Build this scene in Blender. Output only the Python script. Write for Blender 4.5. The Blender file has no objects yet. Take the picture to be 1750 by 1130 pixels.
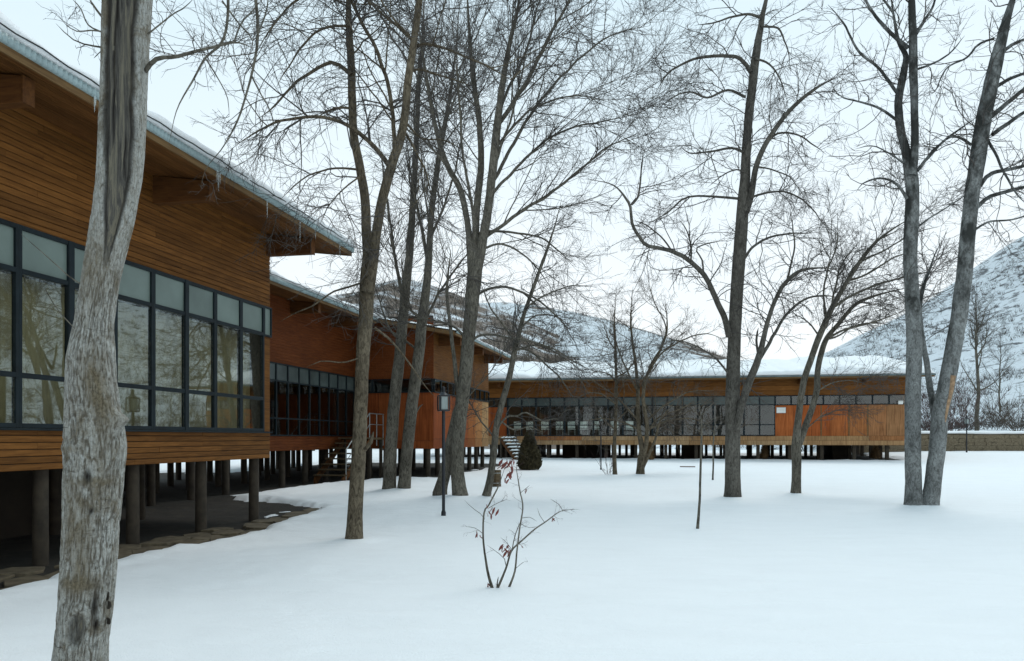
import bpy, bmesh, math, random
import numpy as np
from mathutils import Vector, Matrix
random.seed(7)
RNG = np.random.default_rng(11)
SC = bpy.context.scene
COL = SC.collection
R = math.radians

# ------------------------------------------------------------------ camera
F = 1340.0; CX = 875.0; HZ = 748.0; HC = 1.6        # focal length and horizon measured from the facades
cam_d = bpy.data.cameras.new('camera'); cam = bpy.data.objects.new('camera', cam_d); COL.objects.link(cam)
cam.location = (0, 0, HC); cam.rotation_euler = (R(90), 0, 0)
cam_d.sensor_width = 36; cam_d.lens = F / 1750 * 36; cam_d.shift_y = (HZ - 565) / 1750
cam_d.clip_end = 3000; cam_d.clip_start = 0.05
SC.camera = cam

# ------------------------------------------------------------------ overcast sky and veiled sun
W = bpy.data.worlds.new('World'); SC.world = W; W.use_nodes = True
nt = W.node_tree; nt.nodes.clear()
out = nt.nodes.new('ShaderNodeOutputWorld'); bg = nt.nodes.new('ShaderNodeBackground')
sky = nt.nodes.new('ShaderNodeTexSky'); sky.sky_type = 'NISHITA'; sky.sun_disc = False
SUN_EL, SUN_AZ = R(58), R(35)
sky.sun_elevation = SUN_EL; sky.sun_rotation = SUN_AZ
tc = nt.nodes.new('ShaderNodeTexCoord'); mp = nt.nodes.new('ShaderNodeMapping'); mp.inputs['Scale'].default_value = (1, 1, 2.2)
nz = nt.nodes.new('ShaderNodeTexNoise'); nz.inputs['Scale'].default_value = 1.6; nz.inputs['Detail'].default_value = 5
rp = nt.nodes.new('ShaderNodeValToRGB')
rp.color_ramp.elements[0].position = .3; rp.color_ramp.elements[0].color = (.86, .93, .96, 1)
rp.color_ramp.elements[1].position = .75; rp.color_ramp.elements[1].color = (.98, .995, .995, 1)
vm = nt.nodes.new('ShaderNodeVectorMath'); vm.operation = 'SCALE'; vm.inputs['Scale'].default_value = 10.0
mx = nt.nodes.new('ShaderNodeMix'); mx.data_type = 'RGBA'; mx.inputs[0].default_value = .93
# the cloud deck is whitest low down and thins to a cooler tone overhead
sz = nt.nodes.new('ShaderNodeSeparateXYZ'); er = nt.nodes.new('ShaderNodeMapRange'); er.inputs['From Min'].default_value = .05; er.inputs['From Max'].default_value = .7
hz = nt.nodes.new('ShaderNodeMix'); hz.data_type = 'RGBA'; hz.blend_type = 'MULTIPLY'; hz.inputs[7].default_value = (.62, .81, .91, 1)
nt.links.new(tc.outputs['Generated'], sz.inputs[0]); nt.links.new(sz.outputs[2], er.inputs[0]); nt.links.new(er.outputs[0], hz.inputs[0]); nt.links.new(rp.outputs[0], hz.inputs[6])
L = nt.links.new
L(tc.outputs['Generated'], mp.inputs[0]); L(mp.outputs[0], nz.inputs['Vector']); L(nz.outputs[0], rp.inputs[0])
L(hz.outputs[2], vm.inputs[0]); L(sky.outputs[0], mx.inputs[6]); L(vm.outputs[0], mx.inputs[7])
L(mx.outputs[2], bg.inputs[0]); bg.inputs[1].default_value = .1; L(bg.outputs[0], out.inputs[0])
sun_d = bpy.data.lights.new('sun', 'SUN'); sun_d.energy = 1.0; sun_d.angle = R(30); sun_d.color = (1, .97, .92)
sun = bpy.data.objects.new('sun', sun_d); COL.objects.link(sun)
sv = Vector((math.sin(SUN_AZ) * math.cos(SUN_EL), math.cos(SUN_AZ) * math.cos(SUN_EL), math.sin(SUN_EL)))
sun.rotation_euler = sv.to_track_quat('Z', 'Y').to_euler(); sun.location = sv * 60
SC.view_settings.view_transform = 'Standard'; SC.view_settings.look = 'None'
SC.view_settings.gamma = 1; SC.view_settings.use_curve_mapping = False
SC.view_settings.exposure = 0.21
SC.cycles.max_bounces = 6; SC.cycles.diffuse_bounces = 3; SC.cycles.glossy_bounces = 3; SC.cycles.transparent_max_bounces = 12; SC.cycles.caustics_reflective = False; SC.cycles.caustics_refractive = False

# ------------------------------------------------------------------ helpers
def P(px, py, Y):
    return np.array([(px - CX) / F * Y, Y, HC + (HZ - py) / F * Y])

def _h(ix, iy, iz, seed):
    n = (ix.astype(np.int64) * 374761393 + iy.astype(np.int64) * 668265263 + iz.astype(np.int64) * 2147483647 + seed * 1013904223) & 0xffffffff
    n = ((n ^ (n >> 13)) * 1274126177) & 0xffffffff
    n = ((n ^ (n >> 16)) * 2246822519) & 0xffffffff
    return ((n ^ (n >> 15)) & 0xffffff) / float(0xffffff)

def vn(x, y, z=0.0, seed=0):
    x, y, z = np.broadcast_arrays(np.asarray(x, float), np.asarray(y, float), np.asarray(z, float))
    fx, fy, fz = np.floor(x), np.floor(y), np.floor(z)
    a, b, c = x - fx, y - fy, z - fz
    a, b, c = [t * t * (3 - 2 * t) for t in (a, b, c)]
    r = 0
    for i in (0, 1):
        for j in (0, 1):
            for k in (0, 1):
                r = r + _h(fx + i, fy + j, fz + k, seed) * (a if i else 1 - a) * (b if j else 1 - b) * (c if k else 1 - c)
    return r

def fbm(x, y, z=0.0, seed=0, o=4):
    r = 0; am = .5
    x = np.asarray(x, float); y = np.asarray(y, float); z = np.asarray(z, float)
    for i in range(o):
        r = r + am * vn(x, y, z, seed + i); x = x * 2.03; y = y * 2.03; z = z * 2.03; am *= .5
    return r / (1 - .5 ** o)

def smooth(t):
    t = np.clip(t, 0, 1); return t * t * (3 - 2 * t)

def link(o, parent=None):
    COL.objects.link(o)
    if parent is not None: o.parent = parent
    return o

def mesh_np(name, V, Q, mat, parent=None, smooth_shade=True, tris=None):
    """mesh object from numpy verts and quads (plus optional triangles)"""
    me = bpy.data.meshes.new(name)
    V = np.asarray(V, np.float32).reshape(-1, 3); Q = np.asarray(Q, np.int32).reshape(-1, 4)
    nT = 0 if tris is None else len(tris)
    me.vertices.add(len(V)); me.vertices.foreach_set('co', V.ravel())
    loops = Q.ravel()
    if nT: loops = np.concatenate([loops, np.asarray(tris, np.int32).ravel()])
    me.loops.add(len(loops)); me.loops.foreach_set('vertex_index', loops)
    st = np.arange(len(Q)) * 4; 
    if nT: st = np.concatenate([st, len(Q) * 4 + np.arange(nT) * 3])
    me.polygons.add(len(Q) + nT); me.polygons.foreach_set('loop_start', st.astype(np.int32))
    me.update(calc_edges=True); me.validate()
    if smooth_shade: me.polygons.foreach_set('use_smooth', np.ones(len(me.polygons), bool))
    if mat: me.materials.append(mat)
    o = bpy.data.objects.new(name, me)
    return link(o, parent)

class MB:
    """collects boxes, prisms and tubes into one mesh"""
    def __init__(s): s.v = []; s.f = []
    def add(s, v, f):
        b = len(s.v); s.v += [tuple(map(float, p)) for p in v]; s.f += [tuple(i + b for i in q) for q in f]; return s
    def box(s, x0, x1, y0, y1, z0, z1):
        v = [(x, y, z) for z in (z0, z1) for y in (y0, y1) for x in (x0, x1)]
        return s.add(v, [(0, 2, 3, 1), (4, 5, 7, 6), (0, 1, 5, 4), (2, 6, 7, 3), (0, 4, 6, 2), (1, 3, 7, 5)])
    def prism(s, prof, a0, a1, axis='x'):
        """profile (list of 2d points, counter-clockwise) extruded along an axis"""
        n = len(prof)
        def pt(p, a): return {'x': (a, p[0], p[1]), 'y': (p[0], a, p[1]), 'z': (p[0], p[1], a)}[axis]
        v = [pt(p, a0) for p in prof] + [pt(p, a1) for p in prof]
        f = [(i, (i + 1) % n, n + (i + 1) % n, n + i) for i in range(n)] + [tuple(range(n))[::-1], tuple(range(n, 2 * n))]
        return s.add(v, f)
    def tube(s, pts, rad, k=8, caps=True):
        pts = np.asarray(pts, float); rad = np.broadcast_to(np.asarray(rad, float), (len(pts),))
        V, Q = tubes([(pts, rad)], k); n = len(pts)
        f = [tuple(q) for q in Q]
        if caps: f += [tuple(range(k))[::-1], tuple(range((n - 1) * k, n * k))]
        return s.add(V, f)
    def lathe(s, prof, k=16, c=(0, 0, 0)):
        v = []; f = []
        for r, z in prof:
            for i in range(k):
                a = 2 * math.pi * i / k; v.append((c[0] + r * math.cos(a), c[1] + r * math.sin(a), c[2] + z))
        for j in range(len(prof) - 1):
            for i in range(k):
                f.append((j * k + i, j * k + (i + 1) % k, (j + 1) * k + (i + 1) % k, (j + 1) * k + i))
        f += [tuple(range(k))[::-1], tuple(range((len(prof) - 1) * k, len(prof) * k))]
        return s.add(v, f)
    def mesh(s, name, mat, bevel=0, sm=False):
        me = bpy.data.meshes.new(name); me.from_pydata(s.v, [], s.f)
        bm = bmesh.new(); bm.from_mesh(me)
        bmesh.ops.recalc_face_normals(bm, faces=bm.faces)
        if bevel: bmesh.ops.bevel(bm, geom=list(bm.edges), offset=bevel, segments=1, affect='EDGES', clamp_overlap=True)
        bm.to_mesh(me); bm.free()
        if sm:
            me.polygons.foreach_set('use_smooth', np.ones(len(me.polygons), bool))
            try: me.set_sharp_from_angle(angle=R(40))
            except Exception: pass
        me.materials.append(mat); return me
    def build(s, name, mat, parent=None, bevel=0, loc=None, sm=False):
        o = bpy.data.objects.new(name, s.mesh(name, mat, bevel, sm)); link(o, parent)
        if loc is not None: o.location = loc
        return o

def tubes(polys, k):
    """polylines [(pts, radii)] -> verts, quads; alike lengths are done in one go"""
    Vs = []; Qs = []; base = 0
    groups = {}
    for p, r in polys: groups.setdefault(len(p), []).append((p, r))
    for n, g in groups.items():
        Pt = np.array([a for a, b in g], float); Rd = np.array([np.broadcast_to(b, (n,)) for a, b in g], float)
        v, q = tube_arr(Pt, Rd, k); Vs.append(v); Qs.append(q + base); base += len(v)
    return np.concatenate(Vs), np.concatenate(Qs)

def tube_arr(Pt, Rd, k):
    N, n, _ = Pt.shape
    T = np.gradient(Pt, axis=1); T /= np.linalg.norm(T, axis=2, keepdims=True) + 1e-9
    m = T.mean(1); ref = np.zeros((N, 3)); ref[np.arange(N), np.abs(m).argmin(1)] = 1
    a = np.cross(T, ref[:, None, :]); a /= np.linalg.norm(a, axis=2, keepdims=True) + 1e-9
    b = np.cross(T, a)
    th = np.arange(k) * 2 * np.pi / k
    V = Pt[:, :, None, :] + Rd[:, :, None, None] * (a[:, :, None, :] * np.cos(th)[None, None, :, None] + b[:, :, None, :] * np.sin(th)[None, None, :, None])
    idx = np.arange(N * n * k).reshape(N, n, k)
    i0 = idx[:, :-1, :]; i1 = idx[:, 1:, :]
    Q = np.stack([i0, np.roll(i0, -1, 2), np.roll(i1, -1, 2), i1], -1).reshape(-1, 4)
    return V.reshape(-1, 3), Q

def tag(o, label=None, cat=None, group=None, kind=None):
    if label: o['label'] = label
    if cat: o['category'] = cat
    if group: o['group'] = group
    if kind: o['kind'] = kind
    return o

def empty(name, loc, rz=0):
    o = bpy.data.objects.new(name, None); COL.objects.link(o); o.location = loc; o.rotation_euler = (0, 0, rz)
    o.empty_display_size = .2; return o

def inst(o_or_mesh, name, parent=None, loc=(0, 0, 0), rot=(0, 0, 0), scale=(1, 1, 1)):
    me = o_or_mesh if isinstance(o_or_mesh, bpy.types.Mesh) else o_or_mesh.data
    o = bpy.data.objects.new(name, me); link(o, parent); o.location = loc; o.rotation_euler = rot; o.scale = scale; return o

def copy_tree(o, parent=None):
    c = o.copy(); COL.objects.link(c); c.parent = parent
    for ch in list(o.children): copy_tree(ch, c)
    return c

# ------------------------------------------------------------------ materials
def new_mat(name):
    m = bpy.data.materials.new(name); m.use_nodes = True
    n = m.node_tree.nodes; n.clear()
    o = n.new('ShaderNodeOutputMaterial'); b = n.new('ShaderNodeBsdfPrincipled')
    m.node_tree.links.new(b.outputs[0], o.inputs[0])
    return m, m.node_tree, b, o

def nd(t, typ, **kw):
    n = t.nodes.new('ShaderNode' + typ)
    for k, v in kw.items():
        if k in n.inputs: n.inputs[k].default_value = v
        else: setattr(n, k, v)
    return n

def ramp(t, stops):
    r = t.nodes.new('ShaderNodeValToRGB'); e = r.color_ramp.elements
    while len(e) < len(stops): e.new(.5)
    for el, (p, c) in zip(e, stops):
        el.position = p; el.color = (c, c, c, 1) if isinstance(c, (int, float)) else (*c, 1)
    return r

def mix(t, a, b, fac, blend='MIX'):
    m = t.nodes.new('ShaderNodeMix'); m.data_type = 'RGBA'; m.blend_type = blend
    for s, v in ((m.inputs[0], fac), (m.inputs[6], a), (m.inputs[7], b)):
        if hasattr(v, 'is_output') or hasattr(v, 'links'): t.links.new(v, s)
        else: s.default_value = v if isinstance(v, (int, float)) else (*v, 1)
    return m.outputs[2]

def coords(t, scale, rand=True, src='Object', rotz=0):
    c = nd(t, 'TexCoord'); m = nd(t, 'Mapping'); m.inputs['Scale'].default_value = scale; m.inputs['Rotation'].default_value = (0, 0, rotz)
    s = c.outputs[src]
    if rand:
        oi = nd(t, 'ObjectInfo'); mu = nd(t, 'VectorMath', operation='SCALE'); mu.inputs[0].default_value = (37.1, 17.3, 23.7)
        t.links.new(oi.outputs['Random'], mu.inputs['Scale']); ad = nd(t, 'VectorMath', operation='ADD')
        t.links.new(s, ad.inputs[0]); t.links.new(mu.outputs[0], ad.inputs[1]); s = ad.outputs[0]
    t.links.new(s, m.inputs[0]); return m.outputs[0]

def noise(t, vec, scale, detail=4, rough=.55, dist=0):
    n = nd(t, 'TexNoise'); n.inputs['Scale'].default_value = scale; n.inputs['Detail'].default_value = detail
    n.inputs['Roughness'].default_value = rough; n.inputs['Distortion'].default_value = dist
    t.links.new(vec, n.inputs['Vector']); return n.outputs[0]

def bump(t, b, h, strength, dist):
    n = nd(t, 'Bump'); n.inputs['Strength'].default_value = strength; n.inputs['Distance'].default_value = dist
    t.links.new(h, n.inputs['Height']); t.links.new(n.outputs[0], b.inputs['Normal']); return n

def wood(name, light, dark, grain=(1, 14, 14), rough=.62, vary=.5, use_color=False):
    """weathered varnished boards; grain runs along the axis with the small scale"""
    m, t, b, o = new_mat(name)
    v = coords(t, grain)
    n1 = noise(t, v, 2.2, 6, .6, .6); r1 = ramp(t, [(.3, dark), (.62, light)])
    t.links.new(n1, r1.inputs[0])
    col = r1.outputs[0]
    if use_color:
        oi = nd(t, 'ObjectInfo'); col = mix(t, col, oi.outputs['Color'], 1.0, 'MULTIPLY')
    v2 = coords(t, (.5, .5, .9), rand=False); n2 = noise(t, v2, 1.3, 4); r2 = ramp(t, [(.3, .62), (.7, 1.12)]); t.links.new(n2, r2.inputs[0])
    col = mix(t, col, r2.outputs[0], .75, 'MULTIPLY')
    oi = nd(t, 'ObjectInfo'); mr = nd(t, 'MapRange'); mr.inputs['To Min'].default_value = 1 - vary * .55; mr.inputs['To Max'].default_value = 1 + vary * .3
    t.links.new(oi.outputs['Random'], mr.inputs[0])
    hs = nd(t, 'HueSaturation'); t.links.new(mr.outputs[0], hs.inputs['Value']); t.links.new(col, hs.inputs['Color'])
    t.links.new(hs.outputs[0], b.inputs['Base Color']); b.inputs['Roughness'].default_value = rough
    b.inputs['Specular IOR Level'].default_value = .1
    bump(t, b, n1, .35, .004)
    return m

def plain(name, col, rough=.5, metal=0, nscale=8, amt=.25, bmp=0, spec=.4):
    m, t, b, o = new_mat(name)
    v = coords(t, (1, 1, 1)); n = noise(t, v, nscale, 5)
    r = ramp(t, [(.3, tuple(c * (1 - amt) for c in col)), (.7, tuple(min(1, c * (1 + amt)) for c in col))]); t.links.new(n, r.inputs[0])
    t.links.new(r.outputs[0], b.inputs['Base Color']); b.inputs['Roughness'].default_value = rough; b.inputs['Metallic'].default_value = metal
    b.inputs['Specular IOR Level'].default_value = spec
    if bmp: bump(t, b, n, .6, bmp)
    return m

def snow_mat(name, col=(.845, .85, .855), fine=60, big=1.1, d1=.012, d2=.05):
    m, t, b, o = new_mat(name)
    v = coords(t, (1, 1, 1), rand=False)
    vs = coords(t, (.55, 1.5, 1), rand=False, rotz=.5)
    n1 = noise(t, vs, big * 1.6, 7, .58, .5); n2 = noise(t, v, fine, 3, .6)
    r = ramp(t, [(.3, tuple(c * .965 for c in col)), (.7, col)]); t.links.new(n1, r.inputs[0])
    t.links.new(r.outputs[0], b.inputs['Base Color']); b.inputs['Roughness'].default_value = .75
    b.inputs['Specular IOR Level'].default_value = .25
    b1 = bump(t, b, n2, .45, d1 * 1.4); b2 = nd(t, 'Bump'); b2.inputs['Strength'].default_value = .8; b2.inputs['Distance'].default_value = d2
    t.links.new(n1, b2.inputs['Height']); t.links.new(b2.outputs[0], b1.inputs['Normal'])
    return m

def bark(name, light, dark, sx=26, sz=5, moss=None, d=.012, lo=.36, hi=.6, rise=None):
    m, t, b, o = new_mat(name)
    v = coords(t, (sx, sx, sz)); n1 = noise(t, v, 1, 6, .65, 1.2)
    r = ramp(t, [(lo, dark), (hi, light)]); t.links.new(n1, r.inputs[0])
    v2 = coords(t, (1, 1, .6)); n2 = noise(t, v2, 2.3, 5, .6); r2 = ramp(t, [(.35, .55), (.65, 1.1)]); t.links.new(n2, r2.inputs[0])
    col = mix(t, r.outputs[0], r2.outputs[0], .8, 'MULTIPLY')
    if moss:
        n3 = noise(t, v2, 3.7, 5, .6)
        if rise:            # dark patches cover more of the bark higher up the trunk
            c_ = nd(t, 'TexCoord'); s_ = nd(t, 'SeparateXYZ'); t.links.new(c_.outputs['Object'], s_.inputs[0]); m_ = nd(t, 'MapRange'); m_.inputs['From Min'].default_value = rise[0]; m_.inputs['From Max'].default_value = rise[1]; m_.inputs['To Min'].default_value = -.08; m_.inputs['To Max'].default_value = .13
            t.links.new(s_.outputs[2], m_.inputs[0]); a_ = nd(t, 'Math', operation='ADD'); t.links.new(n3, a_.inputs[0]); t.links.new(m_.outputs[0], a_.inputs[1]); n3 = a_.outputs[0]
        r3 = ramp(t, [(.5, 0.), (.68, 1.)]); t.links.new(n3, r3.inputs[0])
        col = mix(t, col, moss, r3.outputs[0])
    t.links.new(col, b.inputs['Base Color']); b.inputs['Roughness'].default_value = .9; b.inputs['Specular IOR Level'].default_value = .15
    bump(t, b, n1, 1, d)
    return m

def glass(name, ior=1.6, tint=(.93, .96, .94), rough=.0):
    m = bpy.data.materials.new(name); m.use_nodes = True; t = m.node_tree; t.nodes.clear()
    o = nd(t, 'OutputMaterial'); g = nd(t, 'BsdfGlossy'); tr = nd(t, 'BsdfTransparent'); mxs = nd(t, 'MixShader'); fr = nd(t, 'Fresnel')
    ge = nd(t, 'NewGeometry'); mr = nd(t, 'MapRange'); mr.inputs['To Min'].default_value = ior; mr.inputs['To Max'].default_value = 1 / ior   # same Fresnel curve on both faces of the sheet
    t.links.new(ge.outputs['Backfacing'], mr.inputs[0]); t.links.new(mr.outputs[0], fr.inputs['IOR']); g.inputs['Roughness'].default_value = rough; g.inputs['Color'].default_value = (.95, .98, 1, 1)
    tr.inputs['Color'].default_value = (*tint, 1)
    v = coords(t, (1, 1, 1)); n = noise(t, v, 1.7, 2, .4); bp = nd(t, 'Bump'); bp.inputs['Strength'].default_value = .12; bp.inputs['Distance'].default_value = .006
    t.links.new(n, bp.inputs['Height']); t.links.new(bp.outputs[0], g.inputs['Normal'])
    t.links.new(fr.outputs[0], mxs.inputs[0]); t.links.new(tr.outputs[0], mxs.inputs[1]); t.links.new(g.outputs[0], mxs.inputs[2]); t.links.new(mxs.outputs[0], o.inputs[0])
    return m

M = {}
M['snow'] = snow_mat('snow_ground_mat')
M['roof_snow'] = snow_mat('roof_snow_mat', fine=30, big=2.2, d1=.02, d2=.06)
M['siding'] = wood('siding_mat', (.215, .088, .022), (.108, .042, .010), (.9, 15, 15), vary=.42)
M['siding_red'] = wood('siding_red_mat', (.18, .052, .0145), (.095, .025, .008), (.9, 15, 15), vary=.3)
M['soffit'] = wood('soffit_mat', (.19, .082, .026), (.09, .036, .012), (.9, 15, 15), vary=.5)
M['panel'] = wood('panel_mat', (1.0, 1.0, 1.0), (.46, .41, .37), (13, 13, .5), vary=.14, use_color=True)
M['beam'] = wood('beam_mat', (.15, .062, .02), (.075, .03, .012), (8, 1, 8), vary=.4)
M['fascia'] = wood('fascia_mat', (.21, .125, .055), (.12, .066, .03), (1, 16, 16), vary=.2)
M['deck'] = wood('deck_mat', (.15, .11, .065), (.075, .052, .03), (2, 14, 14), vary=.4)
M['frame'] = plain('frame_mat', (.008, .014, .017), .5, nscale=5, amt=.4, spec=.2)
M['frost'] = plain('frosted_pane_mat', (.15, .19, .168), .3, nscale=1.2, amt=.22, spec=.5)
M['frost_dark'] = plain('dark_top_pane_mat', (.055, .072, .068), .25, nscale=1.2, amt=.3, spec=.5)
M['glass'] = glass('glass_mat')
M['glass_plain'] = glass('plain_glass_mat', 1.3, (.85, .87, .86))
M['glass_coated'] = glass('coated_glass_mat', 2.1, (.9, .9, .82))
M['curtain'] = plain('curtain_mat', (.36, .325, .235), .9, nscale=3, amt=.15)
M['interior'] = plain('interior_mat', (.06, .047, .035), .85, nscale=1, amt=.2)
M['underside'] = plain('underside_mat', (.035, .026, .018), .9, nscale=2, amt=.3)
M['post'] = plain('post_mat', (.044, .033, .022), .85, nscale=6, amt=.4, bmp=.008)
M['tin'] = plain('tin_mat', (.30, .38, .385), .45, metal=.1, nscale=3, amt=.2)
M['tin_dark'] = plain('tin_dark_mat', (.13, .17, .175), .4, metal=.2, nscale=3, amt=.3)
M['wire'] = plain('wire_mat', (.015, .02, .02), .6)
M['steel'] = plain('steel_mat', (.27, .285, .28), .4, metal=.6, nscale=10, amt=.2)
M['black'] = plain('black_metal_mat', (.012, .014, .018), .45, nscale=12, amt=.4)
M['white'] = plain('white_mat', (.72, .72, .68), .5, nscale=5, amt=.08)
M['lampglass'] = plain('lamp_glass_mat', (.26, .30, .29), .2, nscale=4, amt=.1)
def ice_mat():
    m, t, b, o = new_mat('ice_mat'); v = coords(t, (1, 1, 1)); n = noise(t, v, 9, 3)
    r = ramp(t, [(.3, (.55, .66, .68)), (.7, (.78, .86, .88))]); t.links.new(n, r.inputs[0]); t.links.new(r.outputs[0], b.inputs['Base Color'])
    b.inputs['Roughness'].default_value = .15; b.inputs['Alpha'].default_value = .3; return m
M['ice'] = ice_mat()
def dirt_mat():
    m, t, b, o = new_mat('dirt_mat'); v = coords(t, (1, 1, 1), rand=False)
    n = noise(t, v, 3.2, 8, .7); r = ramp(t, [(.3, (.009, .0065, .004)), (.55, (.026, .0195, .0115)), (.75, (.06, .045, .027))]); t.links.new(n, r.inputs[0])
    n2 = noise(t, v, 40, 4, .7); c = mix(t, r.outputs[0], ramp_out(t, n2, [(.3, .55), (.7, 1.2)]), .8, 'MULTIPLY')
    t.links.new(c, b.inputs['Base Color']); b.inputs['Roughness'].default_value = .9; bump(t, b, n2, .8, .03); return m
def ramp_out(t, s, stops):
    r = ramp(t, stops); t.links.new(s, r.inputs[0]); return r.outputs[0]
M['dirt'] = dirt_mat()
M['flag'] = plain('flagstone_mat', (.115, .088, .054), .8, nscale=7, amt=.45, bmp=.01)
M['stone'] = plain('wall_stone_mat', (.16, .125, .08), .9, nscale=5, amt=.5, bmp=.03)
M['mortar'] = plain('mortar_mat', (.11, .09, .06), .95, nscale=8, amt=.3, bmp=.02)
M['leaf_red'] = plain('red_leaf_mat', (.15, .03, .02), .6, nscale=20, amt=.4)
M['thuja'] = plain('thuja_mat', (.058, .047, .021), .8, nscale=6, amt=.6)
M['thuja_brown'] = plain('brown_shrub_mat', (.12, .07, .028), .8, nscale=6, amt=.5)
M['cloth'] = M['curtain']
M['bark_dark'] = plain('dark_bark_mat', (.03, .024, .018), .9, nscale=20, amt=.5, bmp=.004)
M['scar'] = plain('bare_wood_mat', (.30, .19, .11), .8, nscale=14, amt=.5, bmp=.006)
M['bark_grey'] = bark('bark_grey_mat', (.19, .172, .138), (.06, .052, .04), 24, 7)
M['bark_brown'] = bark('bark_brown_mat', (.175, .142, .098), (.05, .039, .026), 22, 8)
M['bark_plane'] = bark('bark_plane_mat', (.15, .138, .118), (.058, .052, .043), 20, 8)
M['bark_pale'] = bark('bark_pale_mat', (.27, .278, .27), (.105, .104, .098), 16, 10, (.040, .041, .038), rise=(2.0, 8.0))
M['twig'] = plain('twig_mat', (.070, .062, .055), .9, nscale=3, amt=.3)
M['twig_warm'] = plain('twig_warm_mat', (.075, .055, .038), .9, nscale=3, amt=.3)
M['twig_red'] = plain('twig_red_mat', (.085, .05, .045), .9, nscale=3, amt=.3)

# ------------------------------------------------------------------ the ground
def gs_base(y):
    return .0125 * np.clip((np.logaddexp(0, (np.asarray(y, float) - 15) * .5) / .5), 0, 38)
LINK_O = np.array([-2.97, 29.5]); LINK_T = R(78); WING_O = np.array([-1.23, 47.0]); WING_T = math.atan2(-4, 22.8)
MAIN_O = np.array([-4.99, 16.1]); MAIN_T = math.atan2(1, .191)
def loc2w(O, T, x, y):
    c, s = math.cos(T), math.sin(T); return (O[0] + x * c - y * s, O[1] + x * s + y * c)
MELT = [
    [(-6.3, 2), (-5.45, 8.3), (-5.3, 10.4), (-4.9, 11.6), (-4.52, 13.7), (-4.42, 16), (-4.5, 18.0), (-4.9, 18.9), (-5.9, 19.7), (-7.6, 20.6), (-8.6, 21.6), (-9.4, 23), (-11, 33), (-26, 33), (-24, 2)],
    [loc2w(LINK_O, LINK_T, *p) for p in ((-12, 2.5), (-4.3, 2.35), (-3.9, 1.6), (-1.2, 1.3), (-1.1, -.5), (0, -.75), (4, -.6), (9, -.6), (12, 0), (12, 9), (-12, 10))],
    [loc2w(WING_O, WING_T, *p) for p in ((-4, .15), (23.4, .15), (23.4, 9.8), (-4, 9.8))],
]
def sdf(x, y):
    """signed distance to the snow-free patches (negative inside)"""
    best = np.full(x.shape, 1e9)
    for poly in MELT:
        d = np.full(x.shape, 1e18); s = np.ones(x.shape)
        n = len(poly)
        for i in range(n):
            ax, ay = poly[i]; bx, by = poly[i - 1]
            ex, ey = bx - ax, by - ay; wx, wy = x - ax, y - ay
            t = np.clip((wx * ex + wy * ey) / (ex * ex + ey * ey), 0, 1)
            d = np.minimum(d, (wx - ex * t) ** 2 + (wy - ey * t) ** 2)
            c1 = y >= ay; c2 = y < by; c3 = ex * wy > ey * wx
            fl = (c1 & c2 & c3) | (~c1 & ~c2 & ~c3); s = np.where(fl, -s, s)
        best = np.minimum(best, s * np.sqrt(d))
    return best
MOUNDS = []          # small snow collars round trunks: (x, y, radius, height)
def gs(x, y):
    x = np.asarray(x, float); y = np.asarray(y, float)
    g = gs_base(y) + .22 * smooth((x - 19) / 9) * smooth((y - 34) / 14)
    return g + .05 * (fbm(x * .22, y * .22, 0, 3, 3) - .5) * smooth((y - 2) / 6)
def base(px, py):
    """where the sight line through a pixel meets the snow"""
    Y = 10.0
    lo, hi = 2.0, 90.0
    for _ in range(50):
        Y = (lo + hi) / 2
        p = P(px, py, Y)
        if p[2] > float(gs(p[0], p[1])): lo = Y
        else: hi = Y
    return P(px, py, Y)
# ------------------------------------------------------------------ snow sheet, bare earth, hills
def axis(*segs):
    a = []
    for lo, hi, st in segs: a.append(np.arange(lo, hi - 1e-6, st))
    return np.concatenate(a)
TREE_BASES = [(605, 925, .30, .05), (665, 838, .4, .05), (690, 838, .4, .05), (785, 850, .4, .06), (752, 840, .3, .04), (835, 850, .25, .04), (1252, 850, .45, .05), (1360, 845, .35, .05),
              (1575, 868, .5, .11), (1095, 812, .4, .05), (1050, 812, .3, .04), (840, 1010, .25, .03)]
for px_, py_, r_, h_ in TREE_BASES:
    p_ = base(px_, py_); MOUNDS.append((p_[0], p_[1], r_ * 1.2, h_))

def snow_z(x, y):
    d = sdf(x, y); d = d + .42 * (fbm(x * 1.6, y * 1.6, 0, 21, 4) - .5) + .24 * (fbm(x * 6, y * 6, 0, 25, 3) - .5)
    s = smooth((d + .22) / .42)
    z = gs(x, y)
    z = z + .075 * (fbm(x * .8, y * .55, 0, 31, 5) - .5) + .016 * (fbm(x * 4.5, y * 3.2, 0, 35, 3) - .5) + .09 * np.exp(-((d - .35) / .3) ** 2) * (fbm(x * 2.2, y * 2.2, 0, 33, 3) - .2)
    for mx_, my_, mr_, mh_ in MOUNDS:
        q_ = ((x - mx_) ** 2 + (y - my_) ** 2) / (mr_ * mr_)
        z = z + mh_ * 1.3 * np.exp(-q_) - mh_ * .9 * np.exp(-q_ / .22)
    # thin lumps where snow has slid or been thrown on the bare edge
    lump = smooth((fbm(x * 1.1, y * 1.1, 0, 41, 3) - .55) / .1) * smooth((d + 1.2) / .5) * (1 - s)
    return z - .30 * (1 - s) * (1 - .62 * lump)
xs = np.concatenate([-np.geomspace(15, 900, 26)[::-1], np.arange(-14.5, -9, .3), np.arange(-9, -1.5, .085), np.arange(-1.5, 32, .34), np.geomspace(32, 900, 26)])
ys = np.concatenate([-np.geomspace(.5, 60, 14)[::-1], np.arange(0, 3, .4), np.arange(3, 20, .085), np.arange(20, 34, .14), np.arange(34, 62, .36), np.geomspace(62, 1200, 26)])
X, Y = np.meshgrid(xs, ys, indexing='ij'); Z = snow_z(X, Y)
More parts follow.
